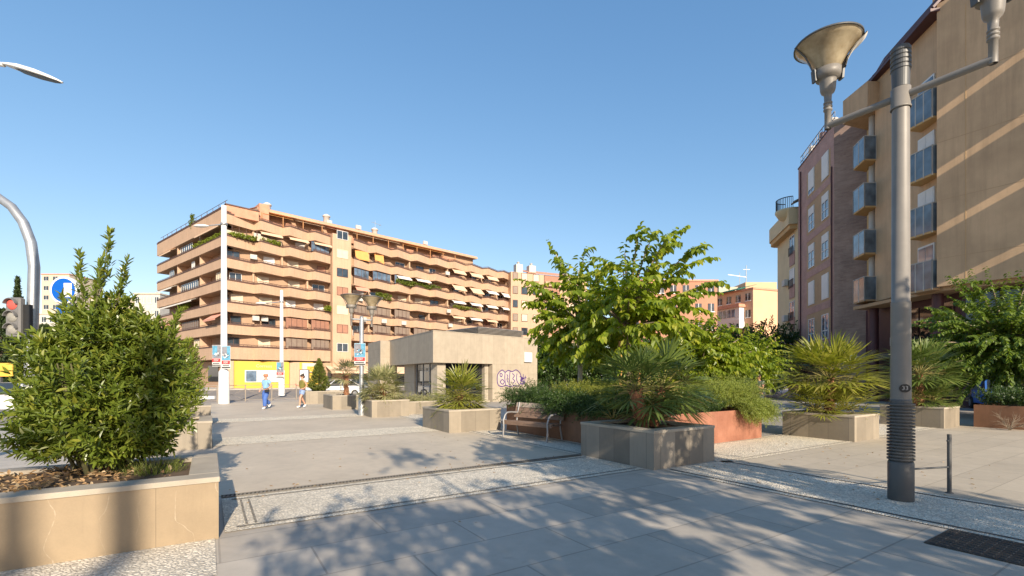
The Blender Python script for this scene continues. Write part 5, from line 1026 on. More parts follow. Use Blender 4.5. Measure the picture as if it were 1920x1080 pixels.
# awnings: cloth running down from under the slab above
def awning(x0, x1, i, m, drop=.55, out=.75, left=False, zoff=1.68, sag=0.0):
    z = ZT[i]+zoff; b = MB(); y = DP*.55-.1 if not left else 0
    if left: A = [lp_(x0,.45), lp_(x1,.45), lp_(x1,-out+.3), lp_(x0,-out+.3)]
    else: A = [(x0,.55),(x1,.55+.25),(x1,.55-out+.25),(x0,.55-out)]
    b.slab((*A[0],z),(*A[1],z),(*A[2],z-drop),(*A[3],z-drop), .03)
    p2, p3 = A[2], A[3]; b.slab((*p3,z-drop-.2),(*p2,z-drop-.2),(*p2,z-drop),(*p3,z-drop), .03); b.build('awning', M[m], ab)
for a in [(4.6,7.6,5,'aw_beige',.35,.6),(8.5,11.4,5,'aw_beige',.35,.6),(12.2,15,5,'aw_beige',.3,.5),
          (26.5,29.4,4,'aw_white',.5,.8),(30.4,33.6,4,'aw_white',.4,.7),(38.6,41.8,4,'aw_beige',.95,1.0),(43,46.2,4,'aw_beige',1.05,1.1),(47.3,50.4,4,'aw_white',.6,.9),(51.6,54.2,4,'aw_white',.8,.9),
          (38.6,41.8,3,'aw_white',.45,.7),(43,46.2,3,'aw_white',.45,.7),(47.3,50.4,3,'aw_white',.45,.7),(51.6,54.2,3,'aw_white',.45,.7),(38.6,41.8,2,'aw_beige',.35,.6),(43,46.2,2,'aw_white',.35,.6),(47.3,50.4,2,'aw_beige',.35,.6),
          (18.9,21.4,3,'aw_pink',.5,.6),(22.4,25.6,0,'aw_orange',1.0,.9),(26.4,29.5,0,'aw_orange',1.0,.9),(30.3,33.7,0,'aw_orange',1.0,.9),(38.7,41.9,5,'aw_beige',.7,.7),(43,46.4,5,'aw_beige',.7,.7),(47.4,50.6,5,'aw_beige',.7,.7),(18.9,21.4,5,'aw_orange',1.35,.3),(22.4,24.2,5,'aw_orange',1.35,.25)]: awning(*a)
for a in [(.5,9.4,5,'aw_beige',.35,.9),(20.0,25.8,5,'aw_beige',.5,.9),(19.6,27.6,3,'aw_white',.45,.9),(11,26,2,'aw_white',.35,.8),(1.0,5.2,1,'aw_pink',.9,1.1),(19.4,26.8,1,'aw_pink',.55,1.0)]: awning(*a, left=True)
# penthouse, roof edges, chimneys
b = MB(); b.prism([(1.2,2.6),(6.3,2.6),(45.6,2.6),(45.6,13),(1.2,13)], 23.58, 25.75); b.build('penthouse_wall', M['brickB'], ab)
b = MB(); b.prism([(4.6,1.6),(46,1.6),(44,13.4),(4.6,13.4)], 25.76, 26.15); b.build('roof', M['brickA'], ab)
b = MB(); b.slab((4.6,1.62,26.155),(45.8,1.62,26.155),(44,5.5,26.9),(4.6,5.5,26.9), .04); b.build('roof', M['roofpink'], ab)
b = MB(); b.box(0.3, 4.4, .35, 2.2, 23.72, 25.05); b.build('corner_parapet', M['roofpink'], ab); b = MB(); b.box(.2, 4.5, .25, 2.3, 25.06, 25.22); b.build('balcony_rail', M['rail'], ab)
b = MB(); b.box(4.7, 6.0, 1.2, 4, 24.2, 26.6); b.build('stair_head', M['roofpink'], ab)
for x0, x1, m in [(5.2,9.4,'aw_orange'),(10.0,14.2,'aw_beige'),(14.8,17.6,'aw_pink'),(19.2,27.6,'aw_beige'),(29.0,37.4,'aw_orange')]:
    b = MB(); b.slab((x0,2.5,25.7),(x1,2.5,25.7),(x1,1.1,25.25),(x0,1.1,25.25), .03); b.build('awning', M[m], ab)
b = MB(); r_ = random.Random(7)
for x in np.arange(5, 42, 2.9): b.box(x-.05, x+.05, 1.0, 1.1, 23.8, 25.3)
b.build('pergola_post', M['stake'], ab)
b = MB()
for x in np.arange(4.8, 42, 1.9): b.bev(x, x+1.5, 1.9, 2.5, 23.8, 24.7+r_.uniform(-.3,.3), .1)
b.build('penthouse_screen', M['redbrick'], ab)
b = MB()
for s_ in np.arange(1, LLEN, 2.2): p = lp_(s_, .5); b.box(p[0]-.03, p[0]+.03, p[1]-.03, p[1]+.03, 24.6, 25.75)
b.strip([lp_(LLEN,.48), lp_(.3,.48)], [lp_(LLEN,.52), lp_(.3,.52)], 25.70, 25.75); b.strip([lp_(LLEN,.48), lp_(.3,.48)], [lp_(LLEN,.52), lp_(.3,.52)], 25.2, 25.24); b.build('roof_railing', M['rail'], ab)
b = MB(); b.prism([lp_(1,2.4), lp_(LLEN-3,2.4), lp_(LLEN-3,8), lp_(4,8)], 23.6, 25.0); b.build('roof', M['roofpink'], ab)
for px_, yy, hh in ((7.0,5.2,28.3),(15.9,4.6,28.5),(24.8,5.0,28.3)):
    b = MB(); b.lathe([(.48,26.2),(.48,hh-.5),(.62,hh-.45),(.62,hh-.3),(.3,hh-.05),(0,hh)], 12, (px_,yy,0)); b.build('chimney', M['offwhite'], ab)
def acunit(p, s=1.0, par=ab):
    b = MB(); x, y, z = p; b.bev(x-.45*s, x+.45*s, y-.2, y+.15, z, z+.65*s, .03); b.build('air_conditioner', M['offwhite'], par)
    
for p in [(15.9,3.6,26.6),(21,3.6,26.9),(34.6,3.6,26.9),(19.6,.2,ZT[3]-.7),(22.3,.1,ZT[3]-.8),(20.2,.1,ZT[2]-1.0),(23.9,.1,ZT[2]-1.0),(27.8,.2,ZT[2]-1.0),(37.9,.6,ZT[3]-.9),(38.3,.6,ZT[2]-.6),(4.2,1.1,ZT[1]+.9),(5.4,1.2,ZT[1]+.9),(4.4,1.1,ZT[5]+.7),(3.9,1.1,ZT[4]+.6),(37.6,.6,ZT[5]+.3),(24.5,.2,ZT[0]-.4),(26.5,.2,ZT[0]-.5)]: acunit(p)
b = MB(); b.tube([(24.9,5,28),(24.9,5,29.6)], .03, 5); b.bar((24.2,5,29.2),(26.1,5,29.0),.05); b.bar((25.9,4.7,29.0),(25.9,5.3,29.0),.05); b.build('antenna', M['galv'], ab)
# balcony plants belong to the balconies' owners: things of their own
def bplant(label, x0, x1, i, m, left=False, n=260, hgt=.45, y=.15):
    g = np.random.default_rng(int(x0*10)+i*7); P = np.stack([g.uniform(x0,x1,n), np.full(n,y)+g.normal(0,.14,n), ZT[i]+.15+g.uniform(0,hgt,n)], 1)
    if left: P = np.array([[*lp_(a, c), z] for a, c, z in P])
    else: P[:,1] += (P[:,0]-x0)/(4.0)*.4
    ca, sa = math.cos(R(44.4)), math.sin(R(44.4)); Wp = np.stack([-38.8+P[:,0]*ca-P[:,1]*sa, 64+P[:,0]*sa+P[:,1]*ca, P[:,2]-.13], 1)
    t = thing('balcony_plant', label, 'balcony plant', tuple(Wp[0]), 0, 'plants on the balconies of the tan block'); lv = Leaves(); rosettes(lv, g, Wp-Wp[0], rdir(g,n)+np.array([0,0,.6]), 7, .2, .26, .13); lv.mb().build('leaves', M[m], t)
bplant('row of green plants along the long top balcony of the short side', 1.0, 11.5, 5, 'laurel_y', True, 380)
bplant('green shrub under the pale awning on the short side, fourth floor up', 14, 18, 2, 'laurel_y', True, 200, 1.1)
bplant('trailing plants on the corner balcony below the penthouse', .6, 7.5, 5, 'laurel_y', False, 260, .5)
bplant('hanging green plants under the white awnings at mid block', 26.3, 36.5, 4, 'laurel', False, 520, .8)
bplant('small bright plant at the end of the balcony by the stair column', 13.6, 14.8, 2, 'mulberry', False, 60, .8)
bplant('green planting on the balcony below the white awnings near the far end', 38.6, 46, 3, 'hedge_y', False, 240, .5)
bplant('bushy plants on the low balcony just over the kiosk roof', 40, 54, 1, 'hedge_y', False, 520, .9)
bplant('tall dark plant under the slab near the middle balcony', 22.5, 25.5, 3, 'laurel', False, 150, .9)
bplant('small tree in a pot on the roof terrace of the short side', 12.2, 13.0, 6, 'laurel', True, 70, 2.3)
# ground floor: yellow shop round the corner, brick piers, shop awnings
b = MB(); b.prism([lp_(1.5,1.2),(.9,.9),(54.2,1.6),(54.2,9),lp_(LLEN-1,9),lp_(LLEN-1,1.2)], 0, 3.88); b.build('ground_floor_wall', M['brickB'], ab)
b = MB(); b.slab((1.3,.80,0),(8.7,.88,0),(8.7,.88,3.86),(1.3,.80,3.86), .06); b.slab((10.2,.9,0),(13.4,.95,0),(13.4,.95,3.86),(10.2,.9,3.86), .06); b.prism([lp_(.9,.95),lp_(4.6,1.15),lp_(4.6,1.19),lp_(.95,.99)], 0, 3.86); b.build('shop_front', M['yellow'], ab)
b = MB(); b.box(2.7, 8.0, .70, .73, .9, 2.6); b.build('window', M['white'], ab)
for x0, x1, mm in ((2.85,4.2,'glass_blue'),(4.3,6.2,'shut_white'),(6.3,7.85,'shut_white')): b = MB(); b.box(x0, x1, .665, .698, 1.0, 2.5); b.build('pane', M[mm], ab)
b = MB()
for z in (1.35,1.7,2.05,2.3): b.box(4.5, 6.0, .655, .664, z, z+.05)
b.build('notice', M['signalgrey'], ab)
b = MB(); text_mb('Correos', .62, b, (5.2,.76,3.2), (1,.012,0), (0,0,1), 0, .02); b.build('shop_lettering', M['yellow_pale'], ab)
sgn = MB(); sgn.box(10.5, 13.0, .55, .82, 2.35, 3.75, 0); sgn.box(11.2, 12.9, .535, .549, 2.45, 3.25, 1)
for k in range(16): a = k/16*5.2; sgn.bar((12.0+.26*math.cos(a),.52,2.85+.26*math.sin(a)),(12.0+.26*math.cos(a+.33),.52,2.85+.26*math.sin(a+.33)),.10,.02,2)
sgn.bar((12.2,.52,2.6),(12.6,.52,3.1),.09,.02,2); sgn.bar((11.6,.52,3.1),(11.75,.52,2.9),.08,.02,2); sgn.build('shop_sign', [M['offwhite'], M['yellow'], M['rail']], ab)
for x0, x1, y0, y1 in ((8.75,10.15,.72,.95),(.2,1.25,.45,1.0)): b = MB(); b.box(x0, x1, y0, y1, 0, 3.86); b.build('pier', M['brickA'], ab)
for x0, x1 in ((14.2,21.5),(22.0,29.6),(30.2,38)):
    b = MB(); b.slab((x0,1.0,3.4),(x1,1.05,3.4),(x1,-1.2,2.5),(x0,-1.2,2.5), .03); b.slab((x0,-1.2,2.2),(x1,-1.2,2.2),(x1,-1.2,2.5),(x0,-1.2,2.5), .03); b.build('awning', M['aw_beige'], ab)
    b = MB(); b.box(x0+.3, x1-.3, .90, .97, .2, 2.3); b.build('shop_window', M['glass_dark'], ab)
b = MB(); b.prism([lp_(5.2,1.1),lp_(9,1.1),lp_(9,1.17),lp_(5.2,1.17)], 1.0, 3.3); b.build('shop_window', M['glass_dark'], ab)
pv = MB(); pv.prism([(-5,-4.5),(75,-4.5),(75,1.5),lp_(-3,1.5),lp_(40,1.5),lp_(40,-4.2)], -.06, .12); o = pv.build('pavement', M['kerb'], None, (-38.8,64,-.13), R(44.4)); tag(o, kind='structure')
# street sign panel before the shop
S_ = Vector((xat(571,41), 41, -.13)); t = thing('street_panel', 'white framed advertising panel on a post, in front of the yellow shop sign', 'sign', S_)
b = MB(); b.box(-.05,.05,-.05,.05,0,1.2); b.build('post', M['lampdark'], t); b = MB(); b.bev(-.42,.42,-.08,.08,1.2,2.35,.04); b.build('frame', M['lampdark'], t); b = MB(); b.box(-.35,.35,-.095,-.082,1.27,2.28); b.build('panel', M['white'], t)

# ================================================================ the neighbour to the right of it
n0, n1 = Vector((xat(958,101), 101, -.13)), Vector((xat(1100,109), 109, -.13)); dd = n1-n0; t = thing('apartment_building', 'plain tan brick block with small square windows, half hidden by the mulberry', 'building', n0, math.atan2(dd.y, dd.x)); Ln = dd.length
b = MB(); b.box(0, Ln, 0, 14, 0, 24.0); b.build('wall', M['brickA'], t); b = MB(); b.slab((4,-.2,24.05),(Ln,-.2,24.05),(Ln,6,26),(4,6,26),.1); b.build('roof', M['roofpink'], t)
for i in range(8):
    for x, w, mm in ((1.0,1.0,'shut_grey'),(3.2,1.3,'shut_beige'),(6.0,1.3,'shut_beige'),(10.0,3.8,'shut_brown'),(15.0,1.3,'shut_beige')):
        z = 1.9+i*2.93; b = MB(); b.box(x-w/2-.1, x+w/2+.1, -.07, -.002, z-.12, z+1.5, 0); b.box(x-w/2, x+w/2, -.10, -.072, z, z+1.4, 1); b.build('window', [M['rail'], M[mm if (i+int(x)) % 3 else 'glass']], t)
    b = MB(); b.box(8.0, 12.2, -.8, -.004, 1.0+i*2.93, 1.95+i*2.93); b.build('balcony', M['brickA'], t)
for x in (2.2, 5.4): b = MB(); b.box(x, x+1.6, 2, 3.4, 24.1, 26.3); b.lathe([(.3,26.3),(.3,26.8),(.4,26.85),(0,27)], 8, (x+.8,2.7,0)); b.build('chimney', M['offwhite'], t)
# hazy backdrop blocks between the trees
def block(label, px0, px1, Y, ytop, m, depth=12, rows=6, wins=5, wm='shut_white', Y1=None, name='apartment_building', extra=None):
    Y1 = Y1 or Y; a, c = Vector((xat(px0,Y),Y,-.13)), Vector((xat(px1,Y1),Y1,-.13)); d = c-a; t = thing(name, label, 'building', a, math.atan2(d.y,d.x)); L_ = d.length; H_ = zat(ytop,Y)+.13
    b = MB(); b.box(0, L_, 0, depth, 0, H_); b.build('wall', M[m], t); b = MB(); b.box(-.15, L_+.15, -.15, depth, H_+.003, H_+.3); b.build('roof', M['roofpink' if m != 'offwhite' else 'cream_far'], t)
    for i in range(rows):
        for k in range(wins):
            x = (k+.5)/wins*L_; z = H_-1.9-i*3.0
            if z < 1: continue
            w = min(1.5, L_/wins*.5); b = MB(); b.box(x-w/2, x+w/2, -.05, -.002, z, z+1.3, 1); b.box(x-w/2-.08, x+w/2+.08, -.12, -.052, z-.14, z, 0); b.box(x-.04, x+.04, -.075, -.051, z, z+1.3, 0); b.build('window', [M['white'], M[wm if (i*3+k) % 3 else 'glass']], t)
    return t
block('reddish brown block seen through gaps of the mulberries', 1180, 1345, 78, 528, 'redbrick', 12, 6, 7, 'glass')
ph = block('peach house with green roof awning and white glazed corner, left of the cream building', 1342, 1412, 92, 556, 'peach', 8, 6, 4, 'glass', 84)
ca = thing('apartment_building', 'pale peach tower with antenna rising behind the house with the white glazed corner', 'building', (xat(1398,90),90,-.13), 0)
b = MB(); b.box(0, 5.9, 0, 9, 0, zat(529,90)+.13); b.build('wall', M['peach'], ca); b = MB(); b.box(-4.2, -.002, 2, 9, 0, zat(533,90)); b.build('wall', M['cream_far'], ca)
for z, x in ((16.5,2.6),(12.5,1.0),(12.3,4.6),(9.2,4.4)): b = MB(); b.box(x, x+1.4, -.06, -.002, z, z+1.2); b.build('window', M['white' if z > 15 else 'glass'], ca)
b = MB(); zt_ = zat(529,90); b.tube([(1.6,3,zt_),(1.6,3,zt_+4)], .07, 6); b.bar((-2,3,zt_+2.2),(1.6,3,zt_+1.7),.1); b.bar((1,3,zt_+3.2),(2.3,3,zt_+3.2),.07); b.tube([(.3,3,zt_),(.3,3,zt_+2.6)], .05, 6); b.build('antenna', M['galv'], ca)
gl = thing('glazed_balcony', 'white glazed corner balcony of the peach house', 'balcony', (xat(1342,82), 82, 0), .0)
gl2 = at(1340,590,83); 
for o_ in list(gl.children): pass
bpy.data.objects.remove(gl)
Lp = 6.4
b = MB(); b.box(-.4, Lp+.4, -1.3, -.004, 10.4, 12.0, 0); b.build('balcony', M['white'], ph); b = MB(); b.box(-.3, Lp+.3, -1.2, -.004, 12.01, 14.2, 0); b.build('glazed_loggia', M['white'], ph)
for k in range(6): b = MB(); b.box(.0+k*1.0, .75+k*1.0, -1.26, -1.202, 12.5, 13.9); b.build('window', M['glass_blue'], ph)
b = MB(); b.box(-.6, Lp+.6, -1.6, 3, 14.21, 14.75); b.build('cornice', M['roofpink'], ph); b = MB(); b.slab((.5,-1.0,17.4),(6.3,-1.0,17.4),(6.3,3.5,18.6),(.5,3.5,18.6),.08); b.build('awning', M['green_cloth'], ph)
block('terracotta block with a green awning touching the cream building', 1440, 1470, 100, 545, 'redbrick', 8, 5, 2, 'green_cloth')

# ================================================================ right hand row: cream corner house, mauve brick house, ochre house
def facade(name, label, P0, P1, depth=10):                 # local x from P0 to P1, y behind the facade, camera side is -y
    P0, P1 = Vector(P0), Vector(P1); d = P1-P0; t = thing(name, label, 'building', P0, math.atan2(d.y, d.x)); return t, d.length
def fx(P0, P1, px):                                        # distance along the facade at an image column
    d = (Vector(P1)-Vector(P0)); L_ = d.length; d = d/L_; k = (px-960)/FPX; return (k*P0[1]-P0[0])/(d.x-k*d.y)
# mauve brick house B: far corner -> near corner
B0, B1 = (25.46, 42.2, 0), (23.4, 34.5, 0)
tb, LB = facade('brick_house', 'mauve brick apartment house with paired white windows in olive panels', B0, B1)
zb = 20.0
b = MB(); b.box(0, LB, 0, 11, 3.2, zb); b.build('wall', M['mauvebrick'], tb)
B2 = Vector((24.75, 33.1, 0)); ca_, sa_ = math.cos(-tb.rotation_euler.z), math.sin(-tb.rotation_euler.z)
def toB(p): v = Vector(p)-Vector(B0); return (v.x*ca_-v.y*sa_, v.x*sa_+v.y*ca_)
q = toB(B2); b = MB(); b.prism([(LB+.003,0.003),q,(q[0]+2,q[1]+8),(LB+.003,10)], 0, zb+.25); b.build('side_wall', M['slatebrick'], tb)
b = MB(); b.box(-.05, LB, -.05, .3, zb+.002, zb+.10); b.build('parapet_cap', M['maroon'], tb)
b = MB()
for x in np.arange(.3, LB, .5): b.box(x, x+.03, .1, .13, zb+.1, zb+.95)
b.box(.2, LB-.2, .09, .14, zb+.95, zb+1.0); b.box(.2, LB-.2, .09, .14, zb+.5, zb+.53); b.build('roof_railing', M['lampgrey'], tb)
for k, x in enumerate((1.2, 3.6, 5.8)): b = MB(); b.bev(x, x+.5, .4, .9, zb+.1, zb+1.3, .08); b.build('chimney_pot', M['maroon' if k == 1 else 'offwhite'], tb)
xw = [fx(B0, B1, 1522), fx(B0, B1, 1548)]; zw = [16.7, 13.65, 10.6, 7.55, 4.5]
pl = MB(); pl.box(xw[0]-1.15, xw[1]+1.0, -.012, -.002, 5.1, 19.05-.5); pl.build('panel', M['olive'], tb)
kinds = [['shut','shut'],['half','half'],['half','half'],['full','full'],['open','open']]
for i in range(5):
    for k in range(2):
        x = xw[k]; w = 1.35; z0, z1 = zw[i]-.05, zw[i]+1.85; kd = kinds[i][k]
        b = MB(); f = .07
        for (x0,x1,a,c) in ((x-w/2,x-w/2+f,z0,z1),(x+w/2-f,x+w/2,z0,z1),(x-w/2+f+.002,x+w/2-f-.002,z1-f,z1),(x-w/2+f+.002,x+w/2-f-.002,z0,z0+f),(x-.04,x+.04,z0+f+.002,z1-f-.002),(x-w/2+f+.002,x-.042,z0+.62,z0+.68),(x+.042,x+w/2-f-.002,z0+.62,z0+.68)): b.box(x0, x1, -.06, -.014, a, c)
        wd = b.build('window', M['white'], tb); b = MB(); b.box(x-w/2+f+.003, x+w/2-f-.003, -.03, -.014, z0+f+.003, z1-f-.003); b.build('pane', M['glass_blue'], wd)
        top = {'shut':z0+.35,'half':z1-.62,'full':z0+.06,'open':z1-.05}[kd] if not (i == 0 and k == 1) else z0+.05
        if kd != 'open': b = MB(); b.box(x-w/2+f+.004, x+w/2-f-.004, -.075, -.0615, top, z1-.01); b.build('shutter', M['shut_white'], wd)
# strips of brick between window bays at each floor
for i in range(4): b = MB(); b.box(xw[0]-1.15, xw[1]+1.0, -.03, -.0125, zw[i]-.80, zw[i]-.25); b.build('spandrel', M['mauvebrick'], tb)
b = MB(); b.box(.1, LB-.1, .6, 10, 0, 3.19); b.build('ground_floor_wall', M['maroon'], tb)
for x in (.2, 2.4, 4.8, 7.2): b = MB(); b.box(x, x+.35, .05, .4, 0, 3.19); b.build('pier', M['maroon'], tb)
acunit((LB-.5,-.35,3.3), .9, tb)
b = MB(); b.tube([(.75,-.06,3.5),(.75,-.06,19.5)], .05, 8); b.tube([(LB-.3,-.06,3.5),(LB-.3,-.06,17)], .045, 8); b.build('downpipe', M['maroon'], tb)
b = MB(); b.slab((-1.0,-.3,17.2),(0,-.3,17.2),(0,1.2,17.9),(-1.0,1.2,17.9),.08); b.build('eave', M['signalgrey'], tb)
# cream corner house C
C0, C1 = (27.3, 48.8, 0), (25.75, 42.75, 0)
tc_, LC = facade('corner_house', 'cream corner house with round roof balcony and curved cornice', C0, C1)
b = MB(); b.box(0, LC, 0, 10, 3.5, 15.4); b.build('wall', M['cream'], tc_)
b = MB(); b.box(.3, LC, .9, 10, 0, 3.49); b.build('ground_floor_wall', M['maroon'], tc_)
b = MB(); pr = [(-.9,4.0),(-.9,.2)]+[(-.9+.9*(1-math.cos(a)), .2-.95*math.sin(a)) for a in np.linspace(.15,1.57,7)]+[(LC,-.75),(LC,4)]
b.prism(pr, 15.4+.003, 16.75); b.build('cornice', M['cream'], tc_)
b = MB(); b.prism([(x*.96+.1, y+.12) for x, y in pr], 15.0, 15.402); b.build('cornice', M['ochre_warm'], tc_)
b = MB(); cx_ = LC-1.25; b.lathe([(.2,16.0),(.85,16.25),(1.15,16.76),(1.17,16.95),(1.08,16.95)], 20, (cx_,-.35,0)); b.build('round_balcony', M['cream'], tc_)
b = MB()
for k in range(24): a = math.pi+k/23*math.pi; b.box(cx_+1.08*math.cos(a)-.02, cx_+1.08*math.cos(a)+.02, -.35+1.08*math.sin(a)-.02, -.35+1.08*math.sin(a)+.02, 16.95, 17.95)
b.tube([(cx_+1.08*math.cos(math.pi+k/15*math.pi), -.35+1.08*math.sin(math.pi+k/15*math.pi), 17.95) for k in range(16)], .04, 6); b.build('balcony_rail', M['black'], tc_)
b = MB(); b.box(LC-3.6, LC, 1.2, 8, 16.76, 19.2); b.build('penthouse_wall', M['cream'], tc_)
for i in range(4):
    z0 = 13.2-3.05*i; x = LC-1.55; b = MB(); b.box(x-.75, x+.75, -.05, -.002, z0-1.25, z0-.02, 0); b.build('panel', M['mauvebrick'], tc_)
    b = MB(); w = 1.4
    for (x0,x1,a,c) in ((x-w/2,x-w/2+.06,z0,z0+1.5),(x+w/2-.06,x+w/2,z0,z0+1.5),(x-.04,x+.04,z0,z0+1.5),(x-w/2+.062,x+w/2-.062,z0+1.44,z0+1.5)): b.box(x0, x1, -.06, -.012, a, c)
    wd = b.build('window', M['white'], tc_); b = MB(); b.box(x-w/2+.063, x+w/2-.063, -.03, -.004, z0+.003, z0+1.43); b.build('pane', M['glass_blue' if i in (0,2) else 'shut_white'], wd)
    b = MB()
    for k in range(8): b.box(x-.68+k*.19, x-.65+k*.19, -.16, -.13, z0-.3, z0+.45)
    b.box(x-.72, x+.72, -.17, -.12, z0+.45, z0+.49); b.build('window_rail', M['black'], tc_)
for z in (10.3, 6.9): acunit((LC-3.0,-.2,z), .9, tc_)
b = MB()
for z in (12.6, 9.6, 6.6): b.box(-.5, -.003, .5, 2.5, z-1.2, z)
b.build('end_balcony', M['mauvebrick'], tc_)

# ochre house T
TP, TQ = Vector((22.95, 30.0, 0)), Vector((22.05, 24.32, 0))
tt, LT = facade('ochre_house', 'tall ochre apartment house with glass fronted balconies, close at the right', TP, TQ)
ZB, ZE = 6.35, 20.2; cT, sT = math.cos(-tt.rotation_euler.z), math.sin(-tt.rotation_euler.z)
def toT(p): v = Vector((p[0],p[1],0))-TP; return (v.x*cT-v.y*sT, v.x*sT+v.y*cT)
b = MB(); b.box(0, LT, 0, .35, ZB, ZE); b.build('wall', M['ochre'], tt)
rc = [toT((23.75,30.2)), toT((24.4,32.4)), toT((30,32.4)), toT((30,20)), (LT,.36), (.0,.36)]
b = MB(); b.prism([(0.0,.36), toT((23.7,30.1)), toT((24.6,32.9)), toT((32,32)), toT((32,22)), (LT+1.0,.36)], ZB, ZE-.3); b.build('inner_wall', M['ochre_warm'], tt)
# the big plain wall turned towards the plaza
W0 = Vector((21.66, 24.2, 0)); WD = Vector((.545, -.839, 0)); WN = Vector((.839, .545, 0)); WL = 6.2
W1 = W0+WD*WL
b = MB(); b.prism([toT(W0), toT(W1), toT(W1+WN*6), toT(W0+WN*.6)], ZB-.15, ZE+.4); b.build('gable_wall', M['ochre'], tt)
for z in [16.45-2.95*k for k in range(4)]:                # floor joints and a downpipe on the plain wall
    b = MB(); b.prism([toT(W0-WN*.004+WD*.01), toT(W1-WN*.004), toT(W1-WN*.001), toT(W0-WN*.001+WD*.01)], z, z+.025); b.build('floor_joint', M['olive'], tt)
# balconies
zt4 = [16.55-2.95*i for i in range(4)]
def glass_balcony(i, A, Bp, C, Dp, ztop, n1, n2):
    """A wall far, B front far, C front near, D wall near"""
    A, Bp, C, Dp = [Vector((*toT(p),0)) for p in (A,Bp,C,Dp)]; zb_ = ztop-1.35
    b = MB(); b.prism([tuple(v[:2]) for v in (A,Bp,C,Dp)], zb_-.22, zb_); s_ = b.build('balcony', M['ochre_warm' if i < 3 else 'olive'], tt)
    for (u, v, n) in ((A,Bp,1),(Bp,C,n1),(C,Dp,n2)):
        d = v-u
        if d.length < .25: continue
        for k in range(n):
            a, c = u+d*((k+.04)/n), u+d*((k+.96)/n); m_ = d.cross(Vector((0,0,1))).normalized()*.012
            b = MB(); b.prism([tuple((a+m_)[:2]), tuple((c+m_)[:2]), tuple((c-m_)[:2]), tuple((a-m_)[:2])], zb_-.12, ztop-.06); b.build('glass_panel', M['glass_bal'], s_)
        b = MB()
        for k in range(n+1): p = u+d*(k/n); b.box(p.x-.025, p.x+.025, p.y-.025, p.y+.025, zb_-.2, ztop)
        b.bar(u+Vector((0,0,ztop-.02)), v+Vector((0,0,ztop-.02)), .05, .04); b.build('rail', M['offwhite'], s_)
for i, z in enumerate(zt4):
    glass_balcony(i, (23.6,31.6), (22.55,31.35), (22.2,29.9), (22.94,29.9), z+.25, 2, 1)
    glass_balcony(i, (22.3,25.9), (21.47,25.75), (21.60,24.40), (22.05,24.36), z-.05, 3, 1)
    xb = fx(TP, TQ, 1738); b = MB(); b.box(xb-.62, xb+.62, -.06, -.002, z-1.2, z+.95, 0); wd = b.build('window', M['white'], tt)
    b = MB(); b.box(xb-.55, xb-.02, -.075, -.062, z-1.1, z+.85); b.box(xb+.02, xb+.55, -.075, -.062, z-1.1, z+.85); b.build('pane', M['glass_blue' if i in (0,3) else 'shut_white'], wd)
b = MB(); p = toT((23.35,30.75)); b.lathe([(.2,ZB),(.2,ZE-1.2)], 14, (p[0],p[1],0)); b.build('column', M['offwhite'], tt)
b = MB(); b.prism([toT((22.1,31.7)),toT((22.1,29.5)),toT((23.0,29.6)),toT((24.4,32.5))], ZE-1.75, ZE-.2); b.build('bay', M['ochre'], tt)
# eave: dark maroon sloping frame with beams, plants and cables
e0, e1, e2 = toT((24.2,33.2)), toT((22.95,30)), toT((21.7,24.1)); e3 = toT(W1)
b = MB(); b.strip([(e0[0],e0[1]-.35),(e1[0],e1[1]-.35),(e2[0],e2[1]-.4)], [(e0[0],e0[1]+.3),(e1[0],e1[1]+.3),(e2[0],e2[1]+.5)], ZE+.003, ZE+.16)
b.strip([(e0[0],e0[1]+.5),(e1[0],e1[1]+.5),(e2[0],e2[1]+.6)], [(e0[0],e0[1]+.75),(e1[0],e1[1]+.75),(e2[0],e2[1]+.9)], ZE+1.25, ZE+1.5)
for k in range(16):
    f = k/15; x = e0[0]+(e2[0]-e0[0])*f; y = (e0[1]+(e1[1]-e0[1])*min(1,f*3)) if f < .33 else e1[1]+(e2[1]-e1[1])*(f-.33)/.67
    b.bar((x,y-.3,ZE+.2),(x,y+.7,ZE+1.3),.10,.10)
b.build('roof_frame', M['maroon'], tt)
b = MB()
for k in range(9): f = (k+.5)/9; x = e0[0]+(e2[0]-e0[0])*f; y = e1[1]-.15; b.bar((x,y,ZE+.25),(x+.25,y+.75,ZE+1.1),.05,.12)
b.build('roof_slat', M['offwhite'], tt)
b = MB(); b.box(LT*.55, LT*.8, 1.2, 2.6, ZE+.2, ZE+3.2); b.build('chimney', M['ochre_warm'], tt)
# ground floor set back under the overhang
b = MB(); b.prism([toT((24.6,33)), toT((23.9,30)), toT((23.3,24.6)), toT(W1+WN*1.3), toT(W1+WN*5), toT((32,33))], 0, ZB-.153); b.build('ground_floor_wall', M['maroon'], tt)
b = MB(); b.prism([toT((22.5,31.3)), toT((22.0,24.2)), toT(W1+WN*.2), toT(W1+WN*1.25), toT((23.35,24.7)), toT((23.95,31.3))], ZB-.35, ZB-.152); b.build('soffit', M['olive'], tt)
for p, r_ in (((23.3,30.6),.28),((22.6,25.2),.25),((23.9,21.9),.3)): q = toT(p); b = MB(); b.lathe([(r_,0),(r_,ZB-.36)], 16, (q[0],q[1],0)); b.build('column', M['maroon'], tt)
def gw(p0, p1, z0, z1, n, m='glass_dark'):
    a, c = Vector((*toT(p0),0)), Vector((*toT(p1),0)); d = c-a; nn = d.cross(Vector((0,0,1))).normalized()
    if nn.y > 0: nn = -nn
    for k in range(n):
        u, v = a+d*((k+.05)/n), a+d*((k+.95)/n); b = MB(); b.prism([tuple((u+nn*.02)[:2]), tuple((v+nn*.02)[:2]), tuple((v+nn*.05)[:2]), tuple((u+nn*.05)[:2])], z0, z1); b.build('shop_window', M[m], tt)
